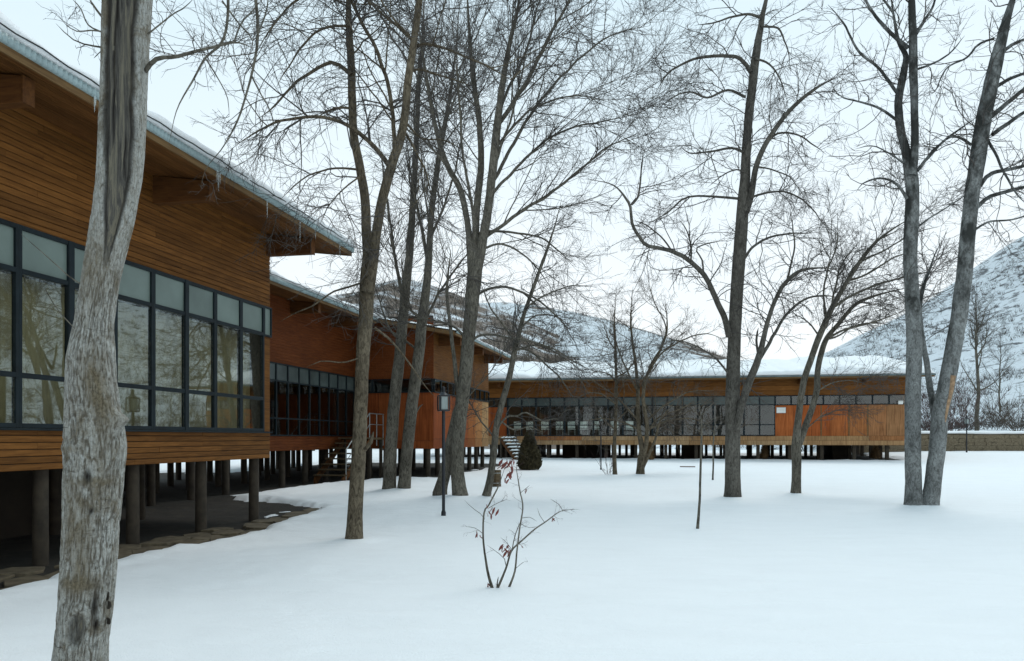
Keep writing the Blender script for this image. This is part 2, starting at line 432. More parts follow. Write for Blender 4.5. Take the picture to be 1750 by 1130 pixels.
idx = np.arange(X.size).reshape(X.shape)
Q = np.stack([idx[:-1, :-1], idx[1:, :-1], idx[1:, 1:], idx[:-1, 1:]], -1).reshape(-1, 4)
snow = mesh_np('snow_ground', np.stack([X, Y, Z], -1), Q, M['snow']); tag(snow, 'smooth deep snow covering the whole courtyard', None, None, 'structure')
xs2 = np.arange(-18, 26.1, .22); ys2 = np.arange(0, 60.1, .22)
xs2 = np.concatenate([[-1000, -200, -60, -25], xs2, [40, 90, 300, 1000]]); ys2 = np.concatenate([[-60, -20, -5], ys2, [80, 160, 400, 1300]])
X, Y = np.meshgrid(xs2, ys2, indexing='ij'); Z = gs(X, Y) - .105 + .05 * (fbm(X * 2.3, Y * 2.3, 0, 51, 4) - .5)
Z = np.where((X < -20) | (X > 30) | (Y > 62) | (Y < -1), Z - .4, Z)
idx = np.arange(X.size).reshape(X.shape)
Q = np.stack([idx[:-1, :-1], idx[1:, :-1], idx[1:, 1:], idx[:-1, 1:]], -1).reshape(-1, 4)
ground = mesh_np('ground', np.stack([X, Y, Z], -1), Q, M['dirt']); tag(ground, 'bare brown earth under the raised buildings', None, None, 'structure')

# flagstones along the drip line of the near pavilion, half bared by the melt
rs = random.Random(5)
flag_meshes = []
for k in range(6):
    n = rs.randint(5, 7); mb = MB(); prof = []
    for i in range(n):
        a = 2 * math.pi * i / n + rs.uniform(-.25, .25); r = rs.uniform(.2, .34); prof.append((r * math.cos(a) * 1.3, r * math.sin(a)))
    mb.prism(prof, -.05, .02, 'z'); flag_meshes.append(mb.mesh('flagstone', M['flag'], .008))
fl = []
for k in range(900):
    x = rs.uniform(-1.15, .1); t = rs.uniform(-12.5, 3.2)
    wx, wy = loc2w(MAIN_O, MAIN_T, t, x)
    if any((wx - a) ** 2 + (wy - b) ** 2 < .44 ** 2 for a, b in fl): continue
    fl.append((wx, wy))
    inst(rs.choice(flag_meshes), 'flagstone', ground, (wx, wy, float(gs(wx, wy)) - .085 + rs.uniform(-.012, .012)), (rs.uniform(-.03, .03), rs.uniform(-.03, .03), MAIN_T + rs.uniform(-.3, .3)))

def hill_mat(name, rock, snowc, lo, hi, scale, streak=(1, 1, 1), grad=None, grad2=None):
    m, t, b, o = new_mat(name)
    v = coords(t, streak, rand=False)
    n = noise(t, v, scale, 9, .68, .4)
    for grad in [g for g in (grad, grad2) if g]:     # rock shows more on the dry upper crest
        c = nd(t, 'TexCoord'); sp = nd(t, 'SeparateXYZ'); t.links.new(c.outputs['Object'], sp.inputs[0])
        mr = nd(t, 'MapRange'); mr.inputs['From Min'].default_value = grad[0]; mr.inputs['From Max'].default_value = grad[1]; mr.inputs['To Min'].default_value = grad[2]; mr.inputs['To Max'].default_value = grad[3]
        t.links.new(sp.outputs[grad[4]], mr.inputs[0]); ad = nd(t, 'Math', operation='ADD'); t.links.new(n, ad.inputs[0]); t.links.new(mr.outputs[0], ad.inputs[1]); n = ad.outputs[0]
    f = ramp_out(t, n, [(lo, 0.), (hi, 1.)])
    n2 = noise(t, v, scale * 6, 5, .7); rc = ramp_out(t, n2, [(.3, tuple(c * .55 for c in rock)), (.7, tuple(c * 1.3 for c in rock))])
    t.links.new(mix(t, snowc, rc, f), b.inputs['Base Color']); b.inputs['Roughness'].default_value = .9
    bump(t, b, n2, .8, .6); return m

def hill(name, label, sil, Yf, Yr, Yb, mat, x0, x1, nx, ny, p=1.25, amp=1.5, seed=0, zfoot=0.3, nfreq=.03):
    zf0 = zfoot
    sp = np.array(sil, float); Xs = (sp[:, 0] - CX) / F * Yr; Zs = HC + (HZ - sp[:, 1]) / F * Yr
    gx = np.linspace(x0, x1, nx); gy = np.concatenate([np.linspace(Yf, Yr, ny), np.linspace(Yr, Yb, ny // 3)[1:]])
    X, Y = np.meshgrid(gx, gy, indexing='ij'); zr = np.interp(X, Xs, Zs)
    if zf0 > 1: zfoot = .35 + (zf0 - .35) * smooth((X - 21.5) / 3.5)
    t = np.clip((Y - Yf) / (Yr - Yf), 0, 1); u = np.clip((Y - Yr) / (Yb - Yr), 0, 1)
    z = zfoot + (zr - zfoot) * np.where(Y <= Yr, t ** p, 1 - .8 * smooth(u))
    z = z + amp * (fbm(X * nfreq, Y * nfreq, 0, seed, 5) - .5) * 2 * np.minimum(1, t * 4) * np.where(zr > 2, 1, .1) * (1 - .75 * np.exp(-((Y - Yr) / (.06 * Yr)) ** 2))
    z = z + .35 * (fbm(X * .3, Y * .3, 0, seed + 9, 3) - .5) * np.minimum(1, t * 4)
    idx = np.arange(X.size).reshape(X.shape)
    Q = np.stack([idx[:-1, :-1], idx[1:, :-1], idx[1:, 1:], idx[:-1, 1:]], -1).reshape(-1, 4)
    o = mesh_np(name, np.stack([X, Y, z], -1), Q, mat); tag(o, label, None, None, 'structure')
    return o, lambda a, b: float(np.interp(b, gy, z[np.abs(gx - a).argmin()]))

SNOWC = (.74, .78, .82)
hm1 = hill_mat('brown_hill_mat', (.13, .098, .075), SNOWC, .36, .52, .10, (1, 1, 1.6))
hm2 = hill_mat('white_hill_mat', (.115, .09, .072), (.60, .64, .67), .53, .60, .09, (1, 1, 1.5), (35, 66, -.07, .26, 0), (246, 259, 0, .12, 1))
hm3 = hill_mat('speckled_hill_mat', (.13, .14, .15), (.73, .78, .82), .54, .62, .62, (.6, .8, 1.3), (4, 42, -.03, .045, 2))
h1, z1 = hill('hill', 'brown scree hill with thin snow patches behind the pavilions',
     [(-1500, 560), (0, 520), (300, 500), (460, 500), (560, 506), (610, 500), (650, 484), (690, 474), (735, 486), (790, 506), (850, 528), (900, 548), (960, 575), (1040, 612), (1150, 660), (1250, 742)], 75, 190, 300, hm1, -330, 60, 190, 70, 1.1, 2.2, 101)
h2, z2 = hill('hill', 'snow white hill with a bare brown crest falling to the right',
     [(300, 640), (600, 560), (760, 520), (860, 516), (930, 524), (980, 533), (1040, 547), (1100, 564), (1160, 583), (1200, 598), (1235, 612), (1290, 640), (1400, 690), (1500, 742)], 95, 260, 380, hm2, -120, 130, 170, 70, 1.0, 1.3, 202)
h3, z3 = hill('hill', 'steep snowy hillside speckled with dark rock behind the stone wall',
     [(1150, 742), (1250, 690), (1330, 640), (1400, 612), (1450, 590), (1500, 562), (1550, 540), (1600, 512), (1650, 480), (1700, 442), (1750, 405), (1900, 320), (2600, 120)], 53.2, 170, 260, hm3, 16, 190, 190, 130, .98, 1.1, 303, 1.9, .05)

def tufts(name, label, zf, region, n, h, w, mat, seed, keep=None, parent=None):
    """low bare scrub: many small crossed blades, one mesh"""
    r = np.random.default_rng(seed); V = []; T = []; b = 0
    for k in range(n):
        x = r.uniform(region[0], region[1]); y = r.uniform(region[2], region[3])
        if keep and not keep(x, y): continue
        z = zf(x, y)
        for j in range(7):
            a = r.uniform(0, 6.28); hh = h * r.uniform(.4, 1.1); l = w * r.uniform(.2, 1); ww = .035 * h
            bx, by = x + r.normal(0, w * .25), y + r.normal(0, w * .25)
            V += [(bx - ww, by, z - .1), (bx + ww, by, z - .1), (bx + l * math.cos(a), by + l * math.sin(a), z + hh)]
            T.append((b, b + 1, b + 2)); b += 3
    o = mesh_np(name, V, np.zeros((0, 4), int), mat, parent, False, T); tag(o, label, 'scrub', None, 'stuff'); return o
tufts('hill_scrub', 'thin dark scrub dotted over the speckled hillside', z3, (20, 150, 57, 168), 8000, .9, .9, M['twig'], 3, lambda x, y: vn(x * .12, y * .12, 0, 8) > .45)
tufts('hill_scrub', 'grey brown scrub over the bare brown hill', z1, (-70, 35, 110, 188), 1800, 1.2, 1.0, M['twig_warm'], 4)
tufts('hill_scrub', 'sparse scrub on the white hill behind the far wing', z2, (-40, 70, 150, 258), 700, 1.3, 1.1, M['twig_warm'], 5, lambda x, y: vn(x * .06, y * .06, 0, 18) > .5)
# ------------------------------------------------------------------ raised timber pavilions
def roof_snow(parent, x0, x1, ye, ze, slope, depth, thick, seed, ridge_back=3.0, step=.16, edge=.0):
    n = int((x1 - x0) / step) + 1
    xa = np.linspace(x0, x1, n)
    t = thick * (.35 + 1.15 * fbm(xa * 1.1, 0 * xa, 0, seed, 5) + .18 * (vn(xa * 3.1, 0 * xa, 0, seed + 3) - .5))
    t = t * np.minimum(1, .35 + np.minimum(xa - x0, x1 - xa) / .35)
    rows = []
    def row(y, z): rows.append(np.stack([xa, y, z], -1))
    bul = .11 * (fbm(xa * 1.9, 0 * xa, 0, seed + 5, 3) - .35)
    row(0 * xa + ye + .10, 0 * xa + ze - .005); row(ye - .02 - bul, ze + .18 * t); row(ye - .045 - bul, ze + .45 * t); row(ye - .02 - bul * .7, ze + .75 * t); row(ye + .06 + 0 * xa, ze + .95 * t)
    for q in np.concatenate([[.18, .4], np.linspace(.8, depth, max(3, int(depth / .6)))]):
        u = 0 * xa
        row(u + ye + q, ze + slope * q + t * (.85 + .15 * min(1, .2 / q)) * .97 + .22 * thick * (fbm(xa * .5, u + q * .6, 0, seed + 7, 3) - .5) * 2 + .03)
    if ridge_back:
        for q in (.6, 1.6, ridge_back): row(0 * xa + ye + depth + q, ze + slope * depth - slope * q + t * .8 + .02)
    V = np.stack(rows, 0); m, n2, _ = V.shape
    idx = np.arange(m * n2).reshape(m, n2)
    Q = np.stack([idx[:-1, :-1], idx[:-1, 1:], idx[1:, 1:], idx[1:, :-1]], -1).reshape(-1, 4)
    # closed ends: drop the first and last section to the roof
    V2 = V.reshape(-1, 3).copy()
    for e in (0, n2 - 1):
        for j in range(1, m):
            q = V[j, e, 1] - ye
            V2[idx[j, e], 2] = ze + slope * max(0, min(q, 2 * depth - q)) + .01
    return mesh_np('roof_snow', V2, Q, M['roof_snow'], parent)

def corrugated(parent, x0, x1, y, z0, z1, amp, wl, mat, name):
    n = int((x1 - x0) / wl * 6); xa = np.linspace(x0, x1, n)
    yy = y + amp * np.sin(xa * 2 * np.pi / wl) - amp
    V = np.concatenate([np.stack([xa, yy, 0 * xa + z0], -1), np.stack([xa, yy, 0 * xa + z1], -1), np.stack([xa, 0 * xa + y + .04, 0 * xa + z1], -1), np.stack([xa, 0 * xa + y + .04, 0 * xa + z0], -1)])
    i = np.arange(n - 1); Q = np.concatenate([np.stack([i + a * n, i + 1 + a * n, i + 1 + b * n, i + b * n], -1) for a, b in ((0, 1), (1, 2), (3, 0))])
    return mesh_np(name, V, Q, mat, parent)

def roof(B, x0, x1, ye, ze, slope, depth, snow_t, seed, tin, back=4.0, boards=True, guard=True, wall_y=0.0, icicles=0, tin_h=.08):
    """sloped slab with soffit boards, fascia, tin edge, snow"""
    th = .13
    yr = ye + depth; zr = ze + slope * depth; yb = yr + back; zb = zr - slope * back
    mb = MB(); mb.prism([(ye + .03, ze + .035), (yr, zr + .035), (yb, zb + .035), (yb, zb + th), (yr, zr + th), (ye + .03, ze + th)], x0 + .03, x1 - .03)
    rf = mb.build('roof', M['soffit'], B)
    w = .125; k = 0; y = ye + .06
    if boards:
        while y < wall_y - .02:
            bb = MB(); z = ze + slope * (y - ye)
            bb.prism([(y, z + .008), (y + w - .008, z + .008 + slope * w), (y + w - .008, z + .03 + slope * w), (y, z + .03)], x0 + .04, x1 - .04)
            bb.build('soffit_board', M['soffit'], rf); y += w
    MB().box(x0, x1, ye, ye + .028, ze - .015, ze + .085).build('fascia', M['fascia'], rf, .004)
    for xe in (x0, x1 - .028):
        MB().prism([(ye + .03, ze - .012), (yr, zr - .012), (yb, zb - .012), (yb, zb + .13), (yr, zr + .13), (ye + .03, ze + .13)], xe, xe + .028).build('barge_board', M['fascia'], rf)
    corrugated(rf, x0 - .03, x1 + .03, ye - .03, ze + .075, ze + .075 + tin_h, .011, .076, tin, 'tin_edge')
    if guard:
        n = int((x1 - x0) / .18); xa = np.linspace(x0, x1, n)
        pts = np.stack([xa, 0 * xa + ye - .085, ze + .115 + tin_h + .022 * (vn(xa * 2.3, 0, 0, seed) - .5) + .01 * np.sin(xa * 9)], -1)
        V, Qd = tubes([(pts, np.full(n, .009))], 5); mesh_np('snow_guard_cable', V, Qd, M['wire'], rf)
    roof_snow(rf, x0 + .01, x1 - .01, ye - .02, ze + .07 + tin_h, slope, depth, snow_t, seed, back * .8)
    r = random.Random(seed)
    if icicles:
        ic = []
        for v in range(4):
            m2 = MB(); h = (.12, .2, .32, .45)[v]; m2.lathe([(.010, 0), (.008, -h * .4), (.0055, -h * .75), (.001, -h)], 6); ic.append(m2.mesh('icicle', M['ice'], 0, True))
        for q in range(icicles):
            inst(r.choice(ic), 'icicle', rf, (r.uniform(max(x0, -9.5), x1), ye - .04, ze + .08))
    return rf

BOARD = {}
def board_mesh(L_, h, mat, key):
    k = (round(L_, 2), round(h, 3), key)
    if k not in BOARD:
        c = .006
        BOARD[k] = MB().prism([(0, 0), (0, h), (-.016, h), (-.022, h - c), (-.022, c), (-.016, 0)], 0, L_).mesh('siding_board', mat)
    return BOARD[k]
def siding_rows(B, x0, x1, z0, z1, pitch, mat, key, seed, lens=(1.8, 2.4, 3.0, 3.7)):
    """one object per board; rows of lapped boards on the plane y = 0, laid from the right end"""
    n = max(1, round((z1 - z0) / pitch)); p = (z1 - z0) / n; r = random.Random(seed)
    for i in range(n):
        x = x1
        while x > x0 + .05:
            Lb = r.choice(lens)
            if x - Lb < x0: Lb = x - x0
            inst(board_mesh(Lb - .004, p - .009, mat, key), 'siding_board', B, (x - Lb + .002, r.uniform(-.002, .002), z0 + i * p + .003))
            x -= Lb
def siding_joined(B, name, x0, x1, z0, z1, pitch, mat, y=0, axis='x'):
    """the same lapped boards where they are too small to tell apart one by one"""
    n = max(1, round((z1 - z0) / pitch)); p = (z1 - z0) / n; mb = MB(); c = .012
    for i in range(n):
        z = z0 + i * p
        if axis == 'x': mb.prism([(y, z), (y, z + p), (y - .014, z + p), (y - .024, z + p - c), (y - .024, z + c), (y - .014, z)], x0, x1)
        else: mb.prism([(y, z), (y, z + p), (y - .014, z + p), (y - .024, z + p - c), (y - .024, z + c), (y - .014, z)], x0, x1, 'y')
    o = mb.build(name, mat, B); o['kind'] = 'stuff'; return o

FR = {}
def window(B, x, y, w, zs, fw=.045, frost_top=True, glassm=None, axis='x', dep=.07, key=''):
    """one framed bay; zs = heights of sill, transoms and head; panes are its children"""
    k = (round(w, 3), tuple(zs), fw, axis)
    zb = zs[0]
    if k not in FR:
        f = MB(); rel = [z - zb for z in zs]; H = rel[-1]
        def bx(a, b, c, d):
            if axis == 'x': f.box(a, b, -dep, 0, c, d)
            else: f.box(-dep, 0, a, b, c, d)
        bx(0, fw, 0, H); bx(w - fw, w, 0, H)
        bx(fw, w - fw, 0, fw * 1.2); bx(fw, w - fw, H - fw * 1.2, H)
        for z in rel[1:-1]: bx(fw, w - fw, z - fw * .65, z + fw * .65)
        panes = []
        for i in range(len(rel) - 1):
            lo = rel[i] + (fw * 1.2 if i == 0 else fw * .65); hi = rel[i + 1] - (fw * 1.2 if i == len(rel) - 2 else fw * .65)
            g = MB()
            if axis == 'x': g.box(fw, w - fw, -.038, -.03, lo, hi)
            else: g.box(-.038, -.03, fw, w - fw, lo, hi)
            top = frost_top and i == len(rel) - 2
            panes.append(g.mesh('pane', (M['frost_dark'] if frost_top == 'dark' or not glassm else M['frost']) if top else (glassm or M['glass'])))
        FR[k] = (f.mesh('window', M['frame'], .004), panes)
    fm, panes = FR[k]
    wo = inst(fm, 'window', B, (x, y, zb) if axis == 'x' else (y, x, zb))
    r = random.Random(hash((round(x, 2), round(y, 2), axis)) & 0xffff)
    for pm in panes:
        inst(pm, 'pane', wo, (0, 0, 0), (r.uniform(-.004, .004), 0, r.uniform(-.006, .006)) if axis == 'x' else (0, r.uniform(-.004, .004), r.uniform(-.006, .006)))
    return wo

def post_mesh(r, h, key='post'):
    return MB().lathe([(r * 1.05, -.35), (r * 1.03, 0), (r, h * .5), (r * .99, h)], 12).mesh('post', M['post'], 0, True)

# ---- the near pavilion (left)
A = empty('timber_pavilion', (MAIN_O[0], MAIN_O[1], 0), MAIN_T)
tag(A, 'large near timber pavilion on round posts with tall dark framed windows, at left', 'building', 'raised timber pavilions')
ZF, ZS, ZT1, ZT2, ZH, ZW = 1.18, 1.72, 2.38, 3.68, 4.255, 5.75
XL = -12.6
siding_rows(A, XL, 0, ZF, ZS, .09, M['siding'], 'sd', 1)
siding_rows(A, XL, 0, ZH, ZW, .09, M['siding'], 'sd', 2)
MB().box(-.31, -.004, -.022, .0, ZS + .002, ZT2 - .03).build('corner_board', M['siding'], A, .004)
MB().box(XL, -.002, .004, .10, ZF + .01, ZS - .002).box(XL, -.002, .004, .10, ZH + .002, ZW + .05).box(-.29, -.002, .006, .1, ZS + .02, ZT2 - .03).build('wall', M['underside'], A)
x = -.316; i = 0
while x - .876 > XL - .1:
    window(A, x - .876, -.004, .876, (ZS, ZT1, ZT2, ZH), .05, True, M['glass_coated'])
    if i % 3 == 2: MB().box(x - .876 - .05, x - .876 + .05, -.085, -.0745, ZS, ZH).build('mullion_cover', M['frame'], A, .003)
    x -= .876; i += 1
window(A, -.316, -.004, .31, (ZT2 - .03, ZH), .03, True, M['glass_coated'])
MB().box(XL, 0, -.09, .0, ZS - .03, ZS - .002).build('window_sill', M['frame'], A, .003)
# room behind the glass: floor, back wall, ceiling, end walls, pleated curtain
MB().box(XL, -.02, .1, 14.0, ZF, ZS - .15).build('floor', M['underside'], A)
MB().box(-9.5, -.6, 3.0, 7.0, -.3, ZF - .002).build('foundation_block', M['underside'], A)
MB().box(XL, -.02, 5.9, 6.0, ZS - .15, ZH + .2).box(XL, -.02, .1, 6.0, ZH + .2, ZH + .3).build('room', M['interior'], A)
siding_joined(A, 'end_wall', .05, 14.0, ZF, ZW + .2, .09, M['siding'], 0.0, 'y').location = (0, 0, 0)
for ob in [c for c in A.children if c.name.startswith('end_wall')]: ob.scale.x = -1
MB().box(-.05, -.0, .0, 14, ZF + .01, ZW + .9).build('wall', M['underside'], A)
MB().box(XL, 0, 13.9, 14.0, ZF + .01, ZW + .9).build('wall', M['siding'], A)
n = 900; xa = np.linspace(XL, -.25, n); ya = .30 + .035 * np.sin(xa * 34 + 3 * vn(xa * 1.3, 0)) + .03 * vn(xa * 5, 0, 0, 3)
V = np.concatenate([np.stack([xa, ya, 0 * xa + ZS - .05], -1), np.stack([xa, .3 + (ya - .3) * .6, 0 * xa + ZT2 + .02], -1)]); ii = np.arange(n - 1)
mesh_np('curtain', V, np.stack([ii, ii + 1, ii + 1 + n, ii + n], -1), M['curtain'], A)
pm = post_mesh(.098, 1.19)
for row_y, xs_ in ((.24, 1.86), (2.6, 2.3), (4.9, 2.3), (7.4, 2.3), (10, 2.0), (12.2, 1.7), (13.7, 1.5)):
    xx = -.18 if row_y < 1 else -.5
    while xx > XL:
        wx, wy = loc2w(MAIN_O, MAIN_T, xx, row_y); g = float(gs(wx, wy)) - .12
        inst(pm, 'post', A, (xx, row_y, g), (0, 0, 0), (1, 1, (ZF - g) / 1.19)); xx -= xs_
bm_ = MB().prism([(-1.0, .0), (-.97, -.15), (-.6, -.15), (2.2, -.16), (2.2, .62), (-1.0, .14)][::-1], -.075, .075).mesh('beam', M['beam'], .006)
bcap = MB().box(-.085, .085, -1.010, -.985, -.155, .145).mesh('beam_plate', M['beam'], .004)
for xx in (.0, -3.62, -7.24, -10.86):
    b_ = inst(bm_, 'beam', A, (xx - .08, 0, 5.455)); inst(bcap, 'beam_plate', b_)
roof(A, XL - .4, 1.35, -1.25, 5.59, .12, 8.0, .215, 71, M['tin'], 7.8, True, True, 0, 9, .095)

# ---- the middle block
LB = empty('timber_pavilion', (LINK_O[0], LINK_O[1], 0), LINK_T)
tag(LB, 'stepped middle timber pavilion with red plywood corner and narrow window strip', 'building', 'raised timber pavilions')
ZS2, ZH2 = 1.65, 3.92
siding_joined(LB, 'siding_boards', -12, 0, ZF, ZS2, .095, M['siding_red'], 3.2)
siding_joined(LB, 'siding_boards', -12, 0, ZH2, 6.02, .095, M['siding_red'], 3.2)
MB().box(-12, .02, 3.204, 3.3, ZF + .01, ZS2 - .005).box(-12, .02, 3.204, 3.3, ZH2, 6.3).build('wall', M['underside'], LB)
x = -.02
while x - .75 > -11.9:
    window(LB, x - .75, 3.196, .75, (ZS2, 2.2, 3.37, ZH2), .032, 'dark', M['glass_plain']); x -= .75
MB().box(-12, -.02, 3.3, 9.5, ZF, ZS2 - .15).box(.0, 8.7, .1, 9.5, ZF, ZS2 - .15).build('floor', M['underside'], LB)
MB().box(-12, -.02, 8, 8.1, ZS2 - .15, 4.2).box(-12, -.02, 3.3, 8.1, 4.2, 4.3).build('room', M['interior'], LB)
MB().box(-12, 8.7, 9.4, 9.5, ZF + .01, 6).build('wall', M['siding_red'], LB)
# corner block: side facing the camera (x = 0) and front (y = 0)
ZP, ZQ = 3.30, 3.82
siding_joined(LB, 'siding_boards', -.024, 3.2, ZQ, 6.1, .095, M['siding_red'], 0, 'y')
siding_joined(LB, 'siding_boards', -.0, 8.7, ZQ, 5.56, .095, M['siding'], 0)
MB().box(.004, .1, .01, 3.3, ZF + .01, ZP).box(.004, .1, .01, 3.3, ZQ, 6.2).box(.1, 8.69, .004, .1, ZF + .01, ZP).box(.1, 8.69, .004, .1, ZQ, 5.56).build('wall', M['underside'], LB)
MB().box(8.6, 8.7, .0, 9.4, ZF + .01, 5.6).build('wall', M['siding'], LB)
MB().box(.1, 8.6, 4, 4.1, ZP - 1.5, 4.4).box(.1, 8.6, .1, 4.1, ZQ + .1, ZQ + .2).build('room', M['interior'], LB)
def panel(B, x, y, w, z0, z1, col, axis='x', mat='panel'):
    m_ = MB()
    if axis == 'x': m_.box(0, w - .012, -.02, 0, 0, z1 - z0)
    else: m_.box(-.02, 0, 0, w - .012, 0, z1 - z0)
    o = m_.build('wall_panel', M[mat], B, .004); o.location = (x, y, z0) if axis == 'x' else (y, x, z0)
    o.color = (*col, 1); return o
RED = [(.31, .078, .021), (.34, .09, .025), (.28, .07, .02), (.36, .10, .029)]
for k, w_ in enumerate((1.08, 1.08, 1.04)): panel(LB, .0 + k * 1.08, 0, w_, ZF + .30, ZP, RED[k % 4], 'y'); panel(LB, k * 1.08, 0, w_, ZF, ZF + .29, RED[(k + 1) % 4], 'y')
for k in range(7):
    c = RED[k % 4] if k < 4 else ((.42, .145, .042), (.48, .22, .08), (.50, .30, .14))[k - 4]
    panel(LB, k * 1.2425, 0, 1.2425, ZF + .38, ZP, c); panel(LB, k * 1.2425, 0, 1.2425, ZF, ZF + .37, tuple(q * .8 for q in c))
for k in range(4): window(LB, .01 + k * .8, -.004, .795, (ZP, ZQ), .03, False, None, 'y')
for k in range(10): window(LB, .0 + k * .87, -.004, .865, (ZP, ZQ), .035, False)
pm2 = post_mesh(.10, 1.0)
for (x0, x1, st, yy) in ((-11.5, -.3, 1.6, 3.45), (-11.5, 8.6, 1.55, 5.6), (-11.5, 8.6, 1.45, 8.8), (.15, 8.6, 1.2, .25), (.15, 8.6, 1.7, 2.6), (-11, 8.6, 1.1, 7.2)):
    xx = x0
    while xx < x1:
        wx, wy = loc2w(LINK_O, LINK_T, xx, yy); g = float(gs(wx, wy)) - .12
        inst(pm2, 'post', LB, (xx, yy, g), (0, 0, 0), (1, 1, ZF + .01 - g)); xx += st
for xx in (-8.5, -5.0, -1.9):
    b_ = inst(bm_, 'beam', LB, (xx, 3.2, 5.735)); inst(bcap, 'beam_plate', b_)
for xx in (.7, 4.2, 7.9): b_ = inst(bm_, 'beam', LB, (xx, .12, 5.27)); inst(bcap, 'beam_plate', b_)
roof(LB, -12, -.66, 2.0, 5.87, .12, 4.5, .17, 81, M['tin'], 4.0, True, True, 3.2, 0, .12)
roof(LB, -.6, 9.4, -1.05, 5.37, .18, 6.2, .10, 91, M['tin'], 4.3, True, False, 0, 0)
MB().prism([(.0, 5.5), (3.2, 6.1), (5.2, 6.45), (5.2, 5.5)], -.02, .08).build('gable_wall', M['siding_red'], LB)

# ---- the far wing
WG = empty('timber_pavilion', (WING_O[0], WING_O[1], 0), WING_T)
tag(WG, 'long low far timber wing with deep snow roof and continuous glazing', 'building', 'raised timber pavilions')
ZS3, ZH3 = 1.70, 3.97
WL = 23.16
def band(z0, z1, seed):
    r = random.Random(seed); x = -4.0
    n = max(1, round((z1 - z0) / .28)); p = (z1 - z0) / n
    while x < WL:
        Lb = min(r.uniform(2.2, 3.8), WL - x)
        for i in range(n):
            o = MB().box(0, Lb - .008, -.025, 0, 0, p - .008).build('siding_board', M['siding'] if z0 > 2 else M['panel'], WG, .005)
            o.location = (x, 0, z0 + i * p); o.color = (*r.choice(((.44, .26, .125), (.40, .235, .11), (.39, .17, .068), (.46, .30, .16))), 1)
        x += Lb
band(ZF, ZS3, 3); band(ZH3, 5.08, 4)
MB().box(-4, WL - .002, .004, .1, ZF + .01, ZS3 - .01).box(-4, WL - .002, .004, .1, ZH3, 5.2).box(16.3, WL - .002, .004, .1, ZS3, 3.40).box(-4, .98, .004, .1, ZS3, 3.42).build('wall', M['underside'], WG)
for k in range(18): window(WG, 1.0 + k * .85, -.004, .848, (ZS3, 2.33, 3.45, ZH3), .042 if k % 2 else .042)
for k in range(9): MB().box(1.0 + k * 1.7 - .055, 1.0 + k * 1.7 + .055, -.09, -.0745, ZS3, ZH3).build('mullion_cover', M['frame'], WG)
for k in range(8): window(WG, 16.3 + k * .8575, -.004, .855, (3.42, ZH3), .04, False)
for k in range(6): window(WG, -4 + k * .833, -.004, .83, (3.42, ZH3), .04, False)
PC = [(.46, .13, .036), (.44, .115, .03), (.42, .11, .03), (.44, .135, .04), (.42, .16, .055), (.40, .18, .075), (.38, .19, .085)]
for k in range(7): panel(WG, 16.3 + k * .98, 0, .98, ZS3, 3.42, PC[k])
for k in range(5): panel(WG, -4 + k * .996, 0, .996, ZS3, 3.42, RED[k % 4])
for k in (2.46, 3.92, 4.9): MB().box(16.3 + k - .035, 16.3 + k + .035, -.034, -.0205, ZS3 + .003, 3.415).build('batten', M['fascia'], WG)
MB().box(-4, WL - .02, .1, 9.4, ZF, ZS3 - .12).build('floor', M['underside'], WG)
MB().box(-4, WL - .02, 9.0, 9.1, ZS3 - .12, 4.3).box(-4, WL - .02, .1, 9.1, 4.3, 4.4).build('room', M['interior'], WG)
MB().box(WL - .1, WL, .0, 9.4, ZF + .01, 5.2).build('wall', M['siding'], WG)
MB().box(-4, WL, 9.4, 9.5, ZF + .01, 5.6).build('wall', M['siding'], WG)
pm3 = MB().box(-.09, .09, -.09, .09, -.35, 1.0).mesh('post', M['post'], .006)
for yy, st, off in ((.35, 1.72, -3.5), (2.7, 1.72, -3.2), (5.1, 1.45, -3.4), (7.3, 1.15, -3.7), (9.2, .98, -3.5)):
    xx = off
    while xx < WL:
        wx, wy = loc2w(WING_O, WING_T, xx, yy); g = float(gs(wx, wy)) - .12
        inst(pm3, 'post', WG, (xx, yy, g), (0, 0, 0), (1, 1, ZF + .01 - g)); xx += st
for xx in np.arange(.6, 23.5, 3.4):
    b_ = inst(bm_, 'beam', WG, (float(xx), .12, 4.74)); inst(bcap, 'beam_plate', b_)
for a_, b_ in ((4.0, 6.4), (.2, 2.4), (11.4, 12.6), (20.2, 21.2)): MB().box(a_, b_, 3.8, 6.8, -.2, ZF - .002).build('foundation_block', M['underside'], WG)
roof(WG, -4.5, WL + 1.1, -1.2, 4.85, .17, 9.0, .36, 61, M['tin_dark'], 3.5, True, False, 0, 0)

